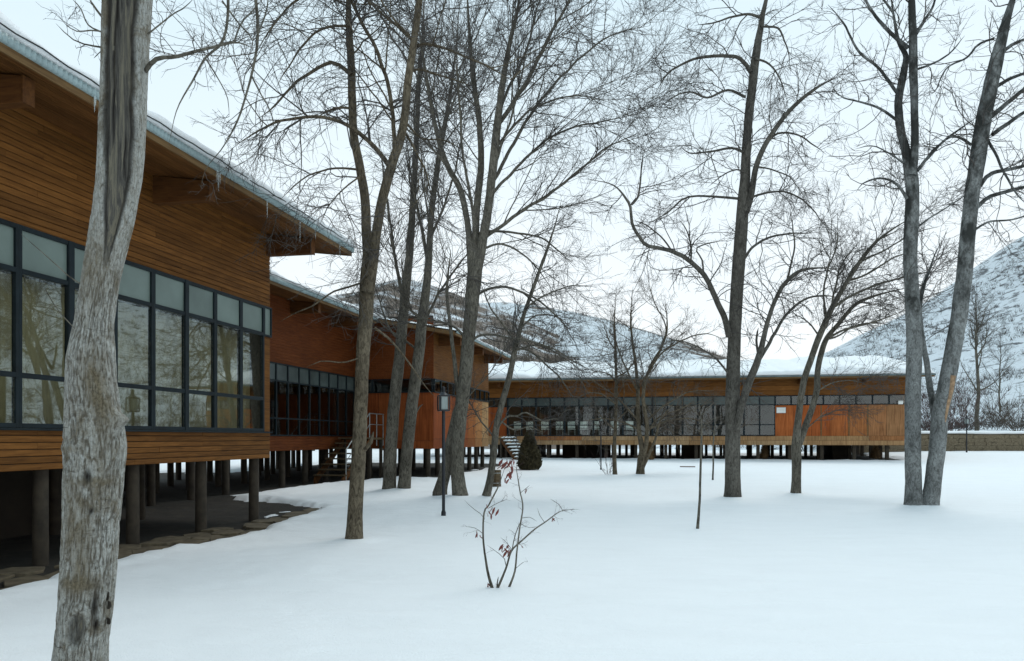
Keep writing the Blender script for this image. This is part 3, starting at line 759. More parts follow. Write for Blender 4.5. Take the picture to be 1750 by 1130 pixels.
# ---- steps
def stair(name, label, O, T, x0, z0, z1, n, run, y0, y1, snowcap=False, rails=True, land=1.4):
    S_ = empty(name, (O[0], O[1], 0), T); tag(S_, label, 'steps')
    rise = (z1 - z0) / n
    for i in range(n):
        zt = z0 + (i + 1) * rise; xx = x0 + i * run
        t_ = MB().box(xx, xx + run * .92, y0, y1, zt - .045, zt).build('tread', M['deck'], S_, .005)
        if snowcap:
            V = []; nx_, ny_ = 4, 9
            for a in range(nx_):
                for b in range(ny_):
                    e = 1 if 0 < a < nx_ - 1 and 0 < b < ny_ - 1 else 0
                    V.append((xx - .01 + (run * .92 + .01) * a / (nx_ - 1), y0 + (y1 - y0) * b / (ny_ - 1), zt + .003 + e * (.05 + .05 * vn(a * 1.3 + i * 7, b * .8))))
            ix = np.arange(nx_ * ny_).reshape(nx_, ny_)
            mesh_np('tread_snow', V, np.stack([ix[:-1, :-1], ix[1:, :-1], ix[1:, 1:], ix[:-1, 1:]], -1).reshape(-1, 4), M['roof_snow'], t_)
    xe = x0 + n * run
    for yy in (y0 + .06, y1 - .06):
        MB().prism([(x0 - .05, z0 - .12), (x0 + .12, z0 - .12), (xe + .05, z1 - .24), (xe + .05, z1 - .05), (xe - .02, z1 - .05), (x0 - .05, z0 + .06)], yy - .025, yy + .025, 'y').build('stringer', M['beam'], S_)
    MB().box(xe, xe + land, y0, y1, z1 - .08, z1).build('landing', M['deck'], S_, .006)
    for (a, b) in ((xe + .1, y0 + .08), (xe + land - .15, y0 + .08), (xe + .1, y1 - .08), (xe + land - .15, y1 - .08)):
        MB().box(a - .05, a + .05, b - .05, b + .05, z0 - .3, z1 - .081).build('post', M['post'], S_)
    if rails:
        yy = y0 + .03; rm = lambda pts, r: MB().tube(pts, r, 8).build('rail', M['steel'], S_, 0, None, True)
        for xx in (xe + .02, xe + land * .5, xe + land - .05): MB().tube([(xx, yy, z1 - .3), (xx, yy, z1 + .88)], .019, 8).build('rail_post', M['steel'], S_, 0, None, True)
        rm([(xe + .02, yy, z1 + .88), (xe + land, yy, z1 + .88)], .019); rm([(xe + .02, yy, z1 + .48), (xe + land, yy, z1 + .48)], .015)
        sx = x0 + .2; sl = (z1 - z0) / (n * run)
        rm([(sx, yy, z1 + .88 - sl * (xe - sx)), (xe + .02, yy, z1 + .88)], .019); rm([(sx, yy, z1 + .48 - sl * (xe - sx)), (xe + .02, yy, z1 + .48)], .015)
        MB().tube([(sx, yy, z0), (sx, yy, z1 + .88 - sl * (xe - sx))], .019, 8).build('rail_post', M['steel'], S_, 0, None, True)
    return S_
stair('entrance_steps', 'open timber steps with grey tube handrail behind the near brown trunk', LINK_O, LINK_T, -3.75, .17, 1.60, 8, .28, 1.9, 3.02)
t2 = math.atan2(.9, -.45)
stair('entrance_steps', 'snow covered steps between middle pavilion and far wing beside dark conical shrub', (.62, 43.6), t2, 0, .34, 1.58, 7, .28, -.45, .45, True, False, 1.1)

# ---- pale chairs inside the far wing
def chair_proto():
    c = empty('chair', (0, 0, 0))
    MB().box(-.22, .22, -.22, .22, .43, .47).build('seat', M['white'], c, .01)
    MB().prism([(.19, .5), (.235, .92), (.26, .92), (.215, .5)], -.22, .22).build('backrest', M['white'], c, .006)
    for sx in (-.19, .19):
        for sy in (-.19, .19): MB().tube([(sx, sy, 0), (sx * .95, sy * .95, .43)], .014, 6).build('leg', M['steel'], c)
    return c
c0 = chair_proto()
chx = [1.5, 2.25, 3.15, 4.05, 4.75, 5.5, 6.2, 7.3, 8.2]
names = ['leftmost', 'second from left', 'third from left', 'fourth from left', 'fifth from left', 'sixth from left', 'seventh from left', 'eighth from left', 'rightmost']
for k, cx_ in enumerate(chx):
    c = c0 if k == 0 else copy_tree(c0)
    wx, wy = loc2w(WING_O, WING_T, cx_, .75); c.location = (wx, wy, ZS3 - .12 + .06); c.rotation_euler = (0, 0, WING_T + math.pi + random.uniform(-.12, .12))
    tag(c, 'pale chair inside the far wing window, %s of the row' % names[k], 'chair', 'pale chairs behind the far glazing')
# ------------------------------------------------------------------ bare trees
def catmull(p, n):
    p = np.asarray(p, float); m = len(p)
    if m == 2: return p[0] + (p[1] - p[0]) * np.linspace(0, 1, n)[:, None]
    q = np.concatenate([[2 * p[0] - p[1]], p, [2 * p[-1] - p[-2]]])
    d = np.concatenate([[0], np.cumsum(np.linalg.norm(np.diff(p[:, :3], axis=0), axis=1))]); d /= d[-1]
    out = []
    for t in np.linspace(0, 1, n):
        i = min(m - 2, int(np.searchsorted(d, t, 'right') - 1)); u = (t - d[i]) / max(1e-9, d[i + 1] - d[i])
        a, b, c, e = q[i], q[i + 1], q[i + 2], q[i + 3]
        out.append(.5 * ((2 * b) + (-a + c) * u + (2 * a - 5 * b + 4 * c - e) * u * u + (-a + 3 * b - 3 * c + e) * u ** 3))
    return np.array(out)

def path(pts, Y, w0=None, w1=None, dy=(0, 0), step=.14, wig=.012, seed=0, minn=5, taper=True):
    """a stem seen at pixels pts, standing at depth Y, leaning dy[0] to dy[1] metres away from it"""
    pts = [tuple(p) for p in pts]; m = len(pts); rows = []
    seg = np.concatenate([[0], np.cumsum([math.hypot(pts[i + 1][0] - pts[i][0], pts[i + 1][1] - pts[i][1]) for i in range(m - 1)])]); seg /= seg[-1]
    for p, t in zip(pts, seg):
        y = Y + dy[0] + (dy[1] - dy[0]) * t
        w = p[2] if len(p) > 2 else w0 + (w1 - w0) * t
        rows.append([*P(p[0], p[1], y), w * .5 * y / F])
    rows = np.array(rows); ln = np.linalg.norm(np.diff(rows[:, :3], axis=0), axis=1).sum()
    c = catmull(rows, max(minn, int(ln / step) + 1)); xyz, r = c[:, :3], np.maximum(c[:, 3], .0025)
    r = r * np.interp(np.linspace(0, 1, len(r)), [0, .8, 1], [1, 1, .22]) if taper else r
    s = np.linspace(0, ln, len(xyz))
    for a in range(3): xyz[:, a] += wig * 2 * (fbm(s * 2.3, s * 0 + a * 7.7, 0, seed + a, 3) - .5) * np.minimum(1, s / .4)
    return xyz, r

def solid(polys, k, rough, seed):
    """stems with lumpy, slightly fluted section"""
    Vs = []; Qs = []; b = 0
    for j, (p, r) in enumerate(polys):
        v, q = tube_arr(p[None], r[None], k); n = len(p)
        v = v.reshape(n, k, 3); c = p[:, None, :]
        th = np.arange(k) * 2 * np.pi / k; s = np.concatenate([[0], np.cumsum(np.linalg.norm(np.diff(p, axis=0), axis=1))])
        f = 1 + rough * (fbm(np.cos(th)[None] * 1.6 + 9 * j, np.sin(th)[None] * 1.6, s[:, None] * 3.2, seed, 3) - .5) * 2
        v = c + (v - c) * f[:, :, None]
        Vs.append(v.reshape(-1, 3)); Qs.append(q + b); b += n * k
    return np.concatenate(Vs), np.concatenate(Qs)

def unit(a): return a / (np.linalg.norm(a, axis=-1, keepdims=True) + 1e-9)
def grow(start, tan, r0, Ln, S, ang, angsd, up, wan, rng, rend=.45, curl=0):
    N = len(start); t = unit(tan)
    ref = np.where(np.abs(t[:, 2:3]) < .9, np.array([[0, 0, 1.]]), np.array([[1., 0, 0]]))
    a = unit(np.cross(t, ref)); b = np.cross(t, a)
    ph = rng.uniform(0, 2 * np.pi, N)[:, None]; an = np.radians(rng.normal(ang, angsd, N))[:, None]
    d = unit(np.cos(an) * t + np.sin(an) * (np.cos(ph) * a + np.sin(ph) * b))
    Pt = np.zeros((N, S + 1, 3)); Pt[:, 0] = start
    st = (Ln / S)[:, None]
    for s in range(S):
        Pt[:, s + 1] = Pt[:, s] + d * st
        tr = np.array([0, 0, up + curl * (s / S)])
        d = unit(d + rng.normal(0, wan, (N, 3)) + tr)
    Rd = r0[:, None] * np.linspace(1, rend, S + 1)[None]
    return Pt, Rd

def children(polys, dens, t0, rng):
    """attachment points along variable-length parents"""
    st = []; tn = []; rr = []; tt = []; ll = []
    for p, r in polys:
        seg = np.linalg.norm(np.diff(p, axis=0), axis=1); ln = seg.sum(); s = np.concatenate([[0], np.cumsum(seg)])
        n = rng.poisson(dens * ln * (1 - t0))
        if n == 0: continue
        u = rng.uniform(t0, 1, n); x = u * ln
        i = np.clip(np.searchsorted(s, x) - 1, 0, len(p) - 2); f = ((x - s[i]) / (seg[i] + 1e-9))[:, None]
        st.append(p[i] * (1 - f) + p[i + 1] * f); tn.append(p[i + 1] - p[i]); rr.append(r[i]); tt.append(u); ll.append(np.full(n, ln))
    return [np.concatenate(a) for a in (st, tn, rr, tt, ll)]

def sub(Pt, Rd, k, t0, rng):
    N, n, _ = Pt.shape; u = rng.uniform(t0, .98, (N, k)) * (n - 1); i = u.astype(int); f = (u - i)[..., None]
    a = np.arange(N)[:, None]
    st = Pt[a, i] * (1 - f) + Pt[a, i + 1] * f; tn = Pt[a, i + 1] - Pt[a, i]
    return st.reshape(-1, 3), tn.reshape(-1, 3), Rd[a, i].reshape(-1), u.reshape(-1) / (n - 1)

def crown(tree, limbs, lv, mat, seed, keep=None):
    """lv: three levels of twigs grown from the limbs; all twigs are one crown mesh"""
    rng = np.random.default_rng(seed)
    a = lv[0]; st, tn, rr, tt, ll = children(limbs, a['n'], a.get('t0', .15), rng)
    if keep is not None:
        k = keep(st); st, tn, rr, tt = st[k], tn[k], rr[k], tt[k]
    Ln = rng.uniform(*a['L'], len(st)) * (1.1 - .55 * tt)
    r0 = np.clip(rr * .55, a.get('rmin', .0075), a.get('r', .016)) * rng.uniform(.6, 1, len(st))
    P1, R1 = grow(st, tn, r0, Ln, a.get('S', 7), a['ang'], 14, a['up'], a['wan'], rng, .4, a.get('curl', 0))
    V, Q = tube_arr(P1, R1, 4); VV = [V]; QQ = [Q]; base_ = len(V)
    Pp, Rp = P1, R1
    for b in lv[1:]:
        st, tn, rr, uu = sub(Pp, Rp, b['k'], .12, rng)
        Ln = rng.uniform(*b['L'], len(st)) * (1.15 - .6 * uu)
        r0 = np.clip(rr * .7, b['r'] * .8, b['r'] * 1.3)
        Pp, Rp = grow(st, tn, r0, Ln, b.get('S', 4), b['ang'], 16, b['up'], b['wan'], rng, .5, b.get('curl', 0))
        V, Q = tube_arr(Pp, Rp, 3); VV.append(V); QQ.append(Q + base_); base_ += len(V)
    o = mesh_np('crown', np.concatenate(VV), np.concatenate(QQ), mat, tree, False)
    return o

def bare_tree(name, label, cat, stems, limbs, lv, Y, bmat, tmat, seed, k=14, rough=.07, group=None, dyr=.35, crown_from=.35, extra=None, stem_step=.1, wf=.86, bare=()):
    sx, sy, sz = None, None, None
    ps = [path(s, Y, None, None, d, stem_step, .012, seed + i) for i, (s, d) in enumerate(stems)]
    ps = [(p, rad * wf) for p, rad in ps]
    r = random.Random(seed)
    p0 = ps[0][0][0]
    T = empty(name, (float(p0[0]), float(p0[1]), float(gs(p0[0], p0[1])))); tag(T, label, cat, group)
    off = np.array(T.location)
    # sink the foot below the snow and flare it
    for i, (p, rad) in enumerate(ps):
        if p[0][2] < float(gs(p[0][0], p[0][1])) + .4:
            rad = rad * (1 + .22 * np.exp(-(p[:, 2] - p[0][2]) / .16))
            p = np.concatenate([[p[0] + np.array([0, 0, -.3])], p]); rad = np.concatenate([[rad[0] * 1.15], rad])
            ps[i] = (p, rad)
    V, Q = solid([(p - off, r_) for p, r_ in ps], k, rough, seed)
    mesh_np('trunk', V, Q, bmat, T)
    pl = []
    for i, l in enumerate(limbs):
        pts, w0, w1 = l[:3]; spread = l[3] if len(l) > 3 else None
        lnm = sum(math.hypot(pts[j + 1][0] - pts[j][0], pts[j + 1][1] - pts[j][1]) for j in range(len(pts) - 1)) * Y / F
        dy = spread if spread is not None else (0, r.uniform(-dyr, dyr) * lnm)
        pp = path(pts, Y, w0 * .82, w1 * .82, dy, .12, .03, seed + 50 + i); pl.append(pp)
        V, Q = solid([(pp[0] - off, pp[1])], 8, rough, seed + i); mesh_np('branch', V, Q, bmat, T)
    src = [(p - off, rad) for i, (p, rad) in enumerate(pl) if i not in bare]
    npl = len(src)
    for p, rad in ps:
        n0 = int(len(p) * crown_from); src.append((p[n0:] - off, rad[n0:]))
    if extra:       # further ascending or arching limbs not traced one by one
        rng = np.random.default_rng(seed + 777)
        st, tn, rr, tt, ll = children([s for s in src[npl:]] + (src[:npl] if extra.get('on_limbs', True) else []), extra['n'], extra.get('t0', .1), rng)
        Ln = rng.uniform(*extra['L'], len(st)) * (1.1 - .4 * tt)
        r0 = np.clip(rr * .5, .009, extra.get('r', .03))
        Pe, Re = grow(st, tn, r0, Ln, 12, extra['ang'], 10, extra['up'], extra['wan'], rng, .3, extra.get('curl', 0))
        for i in range(len(Pe)):
            V, Q = tube_arr(Pe[i:i+1], Re[i:i+1], 5); mesh_np('branch', V, Q, bmat, T)
        src += [(Pe[i], Re[i]) for i in range(len(Pe))]
    crown(T, src, lv, tmat, seed + 5)
    return T

def LV(n, L1, k2, L2, k3, L3, up1=.03, up2=.03, wan=.16, ang=52, r2=.0055, r3=.0038, curl=0, r1=.016, t0=.15):
    return [dict(n=n, L=L1, ang=ang, up=up1, wan=wan, curl=curl, r=r1, t0=t0, rmin=min(.0075, r1 * .6)), dict(k=k2, L=L2, ang=46, up=up2, wan=wan * 1.1, r=r2, curl=curl), dict(k=k3, L=L3, ang=44, up=up2, wan=wan, S=3, r=r3)]

# ---- tree 2: brown fork in front of the middle pavilion
Y2 = base(605, 925)[1]
bare_tree('bare_tree', 'brown barked tree forking high up, nearest the middle pavilion steps', 'tree',
    [([(605, 928, 36), (608, 860, 33), (612, 780, 32), (616, 700, 30), (620, 620, 30), (625, 540, 31), (629, 480, 34), (630, 440, 27), (627, 400, 22), (623, 340, 20), (615, 290, 19), (606, 240, 18), (602, 180, 18), (600, 110, 17), (597, 40, 16), (594, -40, 14), (590, -140, 10)], (0, .3)),
     ([(628, 500, 30), (638, 445, 22), (645, 390, 21), (655, 335, 21), (668, 285, 21), (683, 240, 19), (692, 195, 18), (697, 140, 17), (705, 85, 16), (715, 20, 15), (724, -60, 12), (735, -150, 8)], (0, -.4))],
    [([(596, 45), (570, 46), (541, 55), (517, 76), (500, 99), (486, 122), (470, 150)], 6, 2), ([(600, 128), (580, 110), (566, 105), (550, 112), (530, 124), (507, 138), (492, 158), (467, 184), (438, 207)], 9, 3),
     ([(604, 186), (582, 184), (562, 190), (545, 199)], 6, 4), ([(668, 288), (640, 250), (610, 225), (580, 208), (545, 200), (510, 202), (480, 206), (455, 217), (425, 234), (395, 255)], 11, 3, (0, -.6)),
     ([(612, 290), (578, 287), (547, 292), (520, 304), (498, 322), (478, 342)], 5, 2), ([(674, 262), (672, 215), (667, 160), (652, 105), (630, 55), (602, 2), (580, -50)], 9, 6),
     ([(700, 85), (720, 76), (748, 78), (790, 95), (830, 113), (872, 137)], 7, 3), ([(697, 125), (716, 118), (736, 124), (770, 134), (800, 145)], 6, 2.5),
     ([(628, 480), (600, 490), (570, 500), (540, 520), (505, 535), (480, 548)], 5, 2), ([(640, 560), (665, 580), (690, 610), (720, 650), (745, 680)], 5, 2), ([(620, 610), (585, 620), (550, 618), (520, 630)], 3.5, 1.5),
     ([(688, 220), (705, 250), (725, 290), (742, 340)], 6, 2), ([(618, 300), (590, 320), (560, 350), (545, 390)], 4, 1.5), ([(690, 205), (720, 235), (760, 240), (800, 262)], 5, 2),
     ([(700, 60), (660, 30), (620, -10), (600, -50)], 6, 3), ([(594, -20), (560, -30), (510, 0), (470, 40), (440, 90)], 7, 2.5), ([(622, 770), (635, 755), (637, 745), (639, 738)], 9, 7, (-.2, -.4))],
    LV(5.2, (.7, 2.0), 7, (.3, .85), 2, (.12, .35), up1=-.02, up2=-.04, wan=.17, r2=.0046, r3=.0034, curl=-.04), Y2, M['bark_brown'], M['twig'], 1200, 16, .05, wf=.78, bare=(8, 9, 10, 16), dyr=.45, crown_from=.5,
    extra=dict(n=1.2, L=(1.2, 2.8), ang=45, up=.05, wan=.09, curl=-.06, r=.016))

# ---- tree 3: twin trunks before the red corner
Y3 = base(668, 838)[1]
bare_tree('bare_tree', 'twin grey trunks side by side in front of the red plywood corner', 'tree',
    [([(665, 840, 26), (667, 790, 25), (671, 720, 24), (679, 640, 23), (686, 580, 21), (692, 510, 19), (699, 440, 16), (704, 380, 14), (708, 310, 12), (712, 230, 10), (716, 150, 8), (722, 60, 6), (726, -40, 4)], (0, .3)),
     ([(690, 840, 25), (694, 790, 24), (700, 730, 24), (708, 660, 23), (716, 600, 22), (722, 545, 20), (730, 480, 16), (734, 420, 13), (738, 360, 12), (747, 290, 11), (757, 230, 10), (768, 170, 8), (778, 90, 6), (786, 0, 4)], (0, -.3))],
    [([(690, 520), (680, 470), (672, 420), (664, 360), (655, 300), (648, 240)], 8, 3), ([(733, 455), (722, 400), (712, 350), (702, 300), (690, 250)], 8, 3), ([(720, 570), (740, 520), (765, 480), (790, 445), (815, 420)], 7, 2.5),
     ([(735, 410), (760, 350), (778, 290), (792, 220)], 6, 2.5), ([(686, 585), (665, 560), (650, 520), (640, 480)], 5, 2), ([(722, 545), (700, 525), (690, 480), (686, 430)], 6, 2), ([(715, 600), (690, 580), (660, 560), (640, 540)], 5, 2), ([(702, 720), (718, 695), (724, 690)], 6, 3)],
    LV(4, (.7, 2.0), 5, (.3, .95), 2, (.12, .4), up1=.06, up2=.02, wan=.13, ang=40, r2=.0055, r3=.0042), Y3, M['bark_grey'], M['twig'], 1300, 14, .06, dyr=.5, crown_from=.42,
    extra=dict(n=.8, L=(1.4, 3.4), ang=32, up=.08, wan=.06, r=.028))

# ---- tree 4: the broad fan
Y4 = base(785, 850)[1]
bare_tree('bare_tree', 'broad many stemmed tree fanning upwards, beside the near lamp post', 'tree',
    [([(787, 852, 29), (782, 815, 27), (781, 780, 26), (786, 720, 27), (794, 650, 26), (800, 590, 26), (805, 530, 27), (810, 480, 30), (812, 450, 26), (813, 400, 15), (816, 340, 14), (822, 280, 13), (818, 200, 11), (806, 110, 9), (800, 20, 7), (796, -80, 4)], (0, .2)),
     ([(752, 842, 24), (762, 800, 22), (770, 760, 22), (778, 720, 20), (788, 670, 16)], (.3, 0)),
     ([(812, 480, 22), (822, 430, 18), (832, 370, 17), (840, 310, 17), (846, 250, 17), (850, 210, 15), (858, 150, 12), (870, 80, 9), (885, 10, 7), (895, -70, 5)], (0, -.4)),
     ([(808, 480, 20), (803, 420, 14), (797, 370, 12), (787, 325, 12), (768, 290, 11), (757, 262, 10), (745, 220, 8), (733, 160, 7), (722, 90, 5), (712, 20, 4)], (0, .5)),
     ([(790, 700, 12), (782, 660, 10), (776, 610, 8), (770, 560, 7), (764, 500, 6), (770, 430, 5)], (0, .3))],
    [([(850, 215), (875, 178), (900, 140), (922, 95), (948, 45), (972, 0), (990, -50)], 10, 4), ([(830, 405), (865, 380), (900, 355), (930, 338), (965, 312), (997, 285), (1042, 249), (1100, 224)], 8, 2.5),
     ([(838, 335), (870, 300), (905, 265), (940, 235), (990, 215), (1045, 205), (1090, 195)], 7, 2), ([(838, 318), (862, 275), (895, 215), (930, 165), (975, 115), (1020, 75), (1060, 55), (1110, 45)], 8, 2.5),
     ([(812, 420), (806, 350), (795, 290), (788, 230), (784, 150), (780, 60)], 7, 3), ([(818, 400), (838, 395), (880, 398), (920, 405), (950, 425), (985, 455)], 6, 2), ([(828, 425), (850, 418), (880, 425), (915, 455), (940, 490)], 5, 2),
     ([(812, 506), (834, 494), (864, 491), (893, 500), (921, 514), (955, 545), (985, 590)], 6, 2), ([(800, 590), (815, 575), (835, 572), (865, 577), (900, 582), (945, 596), (985, 622)], 6, 2), ([(800, 585), (780, 560), (745, 548), (710, 545), (680, 560)], 6, 2),
     ([(846, 255), (870, 225), (905, 190), (950, 170), (1000, 165), (1050, 178)], 6, 2), ([(852, 200), (865, 160), (890, 110), (910, 50), (925, -20)], 7, 3), ([(840, 300), (862, 235), (880, 180), (893, 120), (900, 60)], 6, 2),
     ([(768, 290), (745, 262), (725, 240), (700, 225), (680, 215)], 6, 2), ([(750, 235), (768, 190), (785, 150), (795, 100)], 6, 2)],
    LV(4.1, (.7, 2.0), 6, (.35, 1.0), 2, (.12, .4), up1=.035, up2=.01, wan=.11, ang=36, r2=.0056, r3=.0042), Y4, M['bark_grey'], M['twig'], 1400, 16, .06, dyr=.5, crown_from=.55,
    extra=dict(n=.85, L=(1.5, 4.0), ang=28, up=.05, wan=.05, r=.019))

# ---- tree 5: thin leaning tree
Y5 = base(833, 850)[1]
bare_tree('bare_tree', 'slender leaning pale tree in front of the wooden bin', 'tree',
    [([(830, 852, 16), (838, 815, 14), (844, 770, 13), (848, 730, 13), (858, 690, 12), (868, 655, 12), (876, 620, 11), (882, 590, 10), (895, 540, 8), (912, 490, 7), (930, 440, 6), (947, 390, 5), (960, 340, 3)], (0, .2))],
    [([(849, 735), (857, 721), (868, 711), (884, 712), (898, 706), (914, 713), (929, 720), (944, 716), (954, 717), (966, 703), (980, 698)], 4.5, 1.5), ([(880, 595), (905, 600), (935, 625), (960, 650), (985, 690)], 5, 2), ([(882, 585), (860, 555), (835, 520), (820, 480)], 5, 2), ([(900, 525), (930, 505), (970, 490), (1010, 490)], 4, 1.5),
     ([(878, 600), (920, 590), (960, 610), (1000, 640)], 4, 1.5), ([(848, 750), (825, 725), (805, 690), (790, 660)], 4, 1.5), ([(856, 720), (880, 735), (905, 730), (930, 740)], 4, 1.5), ([(890, 560), (915, 540), (945, 540), (975, 560)], 4, 1.5)],
    LV(5.5, (.5, 1.3), 6, (.2, .6), 3, (.08, .25), up1=-.02, up2=0, wan=.2, r2=.005, r3=.0036), Y5, M['bark_grey'], M['twig'], 1500, 12, .08, dyr=.5, crown_from=.35)

# ---- tree 6: tall plane tree right of centre
Y6 = base(1252, 850)[1]
bare_tree('bare_tree', 'tall straight tree right of centre with a long crooked low limb to the left', 'tree',
    [([(1252, 853, 31), (1252, 800, 30), (1252, 720, 29), (1253, 640, 27), (1255, 580, 25), (1259, 500, 25), (1265, 420, 25), (1270, 350, 23), (1274, 290, 19), (1278, 220, 17), (1285, 150, 17), (1294, 80, 16), (1303, 30, 14), (1313, -20, 12), (1325, -90, 8)], (0, .2)),
     ([(1258, 735, 14), (1268, 692, 14), (1280, 655, 15), (1293, 622, 14), (1302, 590, 11), (1310, 555, 9), (1325, 512, 8), (1343, 482, 8), (1368, 463, 7), (1400, 458, 5), (1440, 460, 3)], (-.15, -.8)),
     ([(1275, 362, 14), (1284, 331, 12), (1291, 290, 11), (1304, 255, 10), (1330, 213, 9), (1357, 182, 8), (1399, 148, 6), (1440, 128, 3)], (0, -.5))],
    [([(1246, 575), (1238, 545), (1225, 512), (1205, 475), (1186, 452), (1150, 429), (1106, 420), (1092, 405), (1080, 382), (1077, 350), (1062, 330), (1042, 314), (1000, 305)], 14, 3), ([(1079, 350), (1090, 336), (1094, 300), (1098, 258)], 5, 2), ([(1148, 429), (1130, 405), (1105, 385), (1080, 378)], 4, 2),
     ([(1180, 450), (1182, 420), (1175, 395), (1160, 375)], 4, 2), ([(1202, 470), (1200, 445), (1190, 425), (1215, 415), (1240, 410)], 4, 2), ([(1283, 124), (1270, 104), (1260, 98), (1235, 96), (1200, 98), (1165, 110), (1137, 130), (1118, 162)], 9, 2.5),
     ([(1300, 30), (1280, 25), (1250, 30), (1220, 38), (1185, 45)], 6, 2), ([(1274, 166), (1244, 154), (1209, 167), (1182, 158), (1155, 164), (1122, 188)], 6, 2), ([(1270, 260), (1250, 253), (1212, 259), (1182, 262), (1160, 246)], 6, 2),
     ([(1268, 340), (1230, 337), (1194, 335), (1167, 341), (1144, 361), (1105, 382)], 6, 2), ([(1300, 262), (1314, 240), (1330, 228), (1361, 230), (1388, 247), (1412, 264)], 6, 2), ([(1276, 340), (1300, 332), (1334, 327), (1361, 335), (1390, 360), (1410, 390)], 5, 2),
     ([(1298, 614), (1318, 580), (1335, 550), (1352, 530), (1375, 512), (1402, 505), (1445, 512)], 8, 2.5), ([(1345, 480), (1354, 440), (1357, 400), (1350, 362)], 5, 2), ([(1272, 442), (1286, 424), (1310, 408), (1345, 400), (1400, 397)], 6, 2), ([(1246, 640), (1222, 610), (1185, 590), (1150, 582), (1120, 600)], 5, 1.5),
     ([(1296, 612), (1294, 585), (1296, 560)], 6, 4), ([(1280, 300), (1260, 290), (1235, 300), (1210, 320)], 4, 1.5), ([(1292, 285), (1320, 290), (1350, 305), (1370, 330)], 4, 1.5), ([(1290, 100), (1315, 110), (1335, 140), (1345, 175)], 5, 1.5), ([(1300, 45), (1330, 50), (1345, 80), (1350, 120)], 5, 1.5), ([(1262, 700), (1255, 660), (1275, 650), (1272, 668)], 5, 4)],
    LV(6.5, (.7, 1.9), 7, (.28, .8), 3, (.1, .32), up1=-.02, up2=-.02, wan=.19, ang=58, r2=.0055, r3=.0042), Y6, M['bark_plane'], M['twig'], 1600, 18, .04, dyr=.45, crown_from=.38)

# ---- tree 7: low fork arching to the right
Y7 = base(1360, 845)[1]
bare_tree('bare_tree', 'small low forking tree arching right, in front of the red wall panels', 'tree',
    [([(1360, 847, 19), (1361, 810, 18), (1361, 770, 19), (1362, 740, 15), (1366, 700, 13), (1374, 651, 12), (1386, 614, 12), (1400, 574, 12), (1420, 531, 11), (1446, 483, 9), (1471, 446, 8), (1500, 411, 6), (1545, 380, 4), (1590, 362, 2.5)], (0, -.3)),
     ([(1363, 765, 14), (1376, 730, 13), (1389, 695, 12), (1397, 664, 12), (1397, 637, 11), (1403, 606, 11), (1414, 577, 10), (1437, 549, 8), (1463, 520, 7), (1500, 504, 5), (1560, 490, 3)], (0, .5))],
    [([(1423, 526), (1449, 509), (1474, 497), (1500, 486), (1560, 470), (1620, 462)], 6, 2), ([(1417, 577), (1446, 563), (1500, 549), (1545, 530)], 5, 2), ([(1414, 580), (1430, 575), (1470, 555), (1520, 552)], 4, 1.5), ([(1448, 480), (1480, 470), (1530, 440), (1570, 430)], 5, 2), ([(1412, 545), (1408, 500), (1415, 460), (1430, 420), (1432, 370)], 5, 2),
     ([(1420, 531), (1428, 490), (1440, 450), (1470, 410)], 5, 2), ([(1400, 575), (1385, 555), (1365, 540), (1345, 545)], 4, 1.5), ([(1470, 448), (1510, 428), (1560, 400), (1610, 385)], 4, 1.5), ([(1395, 670), (1420, 655), (1450, 650), (1475, 655)], 3, 1.5), ([(1376, 735), (1400, 715), (1430, 700)], 3, 1.5)],
    LV(6.5, (.5, 1.5), 6, (.2, .65), 4, (.08, .28), up1=.02, up2=-.01, wan=.14, ang=42, r2=.005, r3=.0038), Y7, M['bark_grey'], M['twig'], 1700, 14, .07, dyr=.5, crown_from=.4, extra=dict(n=1.0, L=(.9, 2.4), ang=30, up=.0, wan=.08, r=.014, curl=-.05))

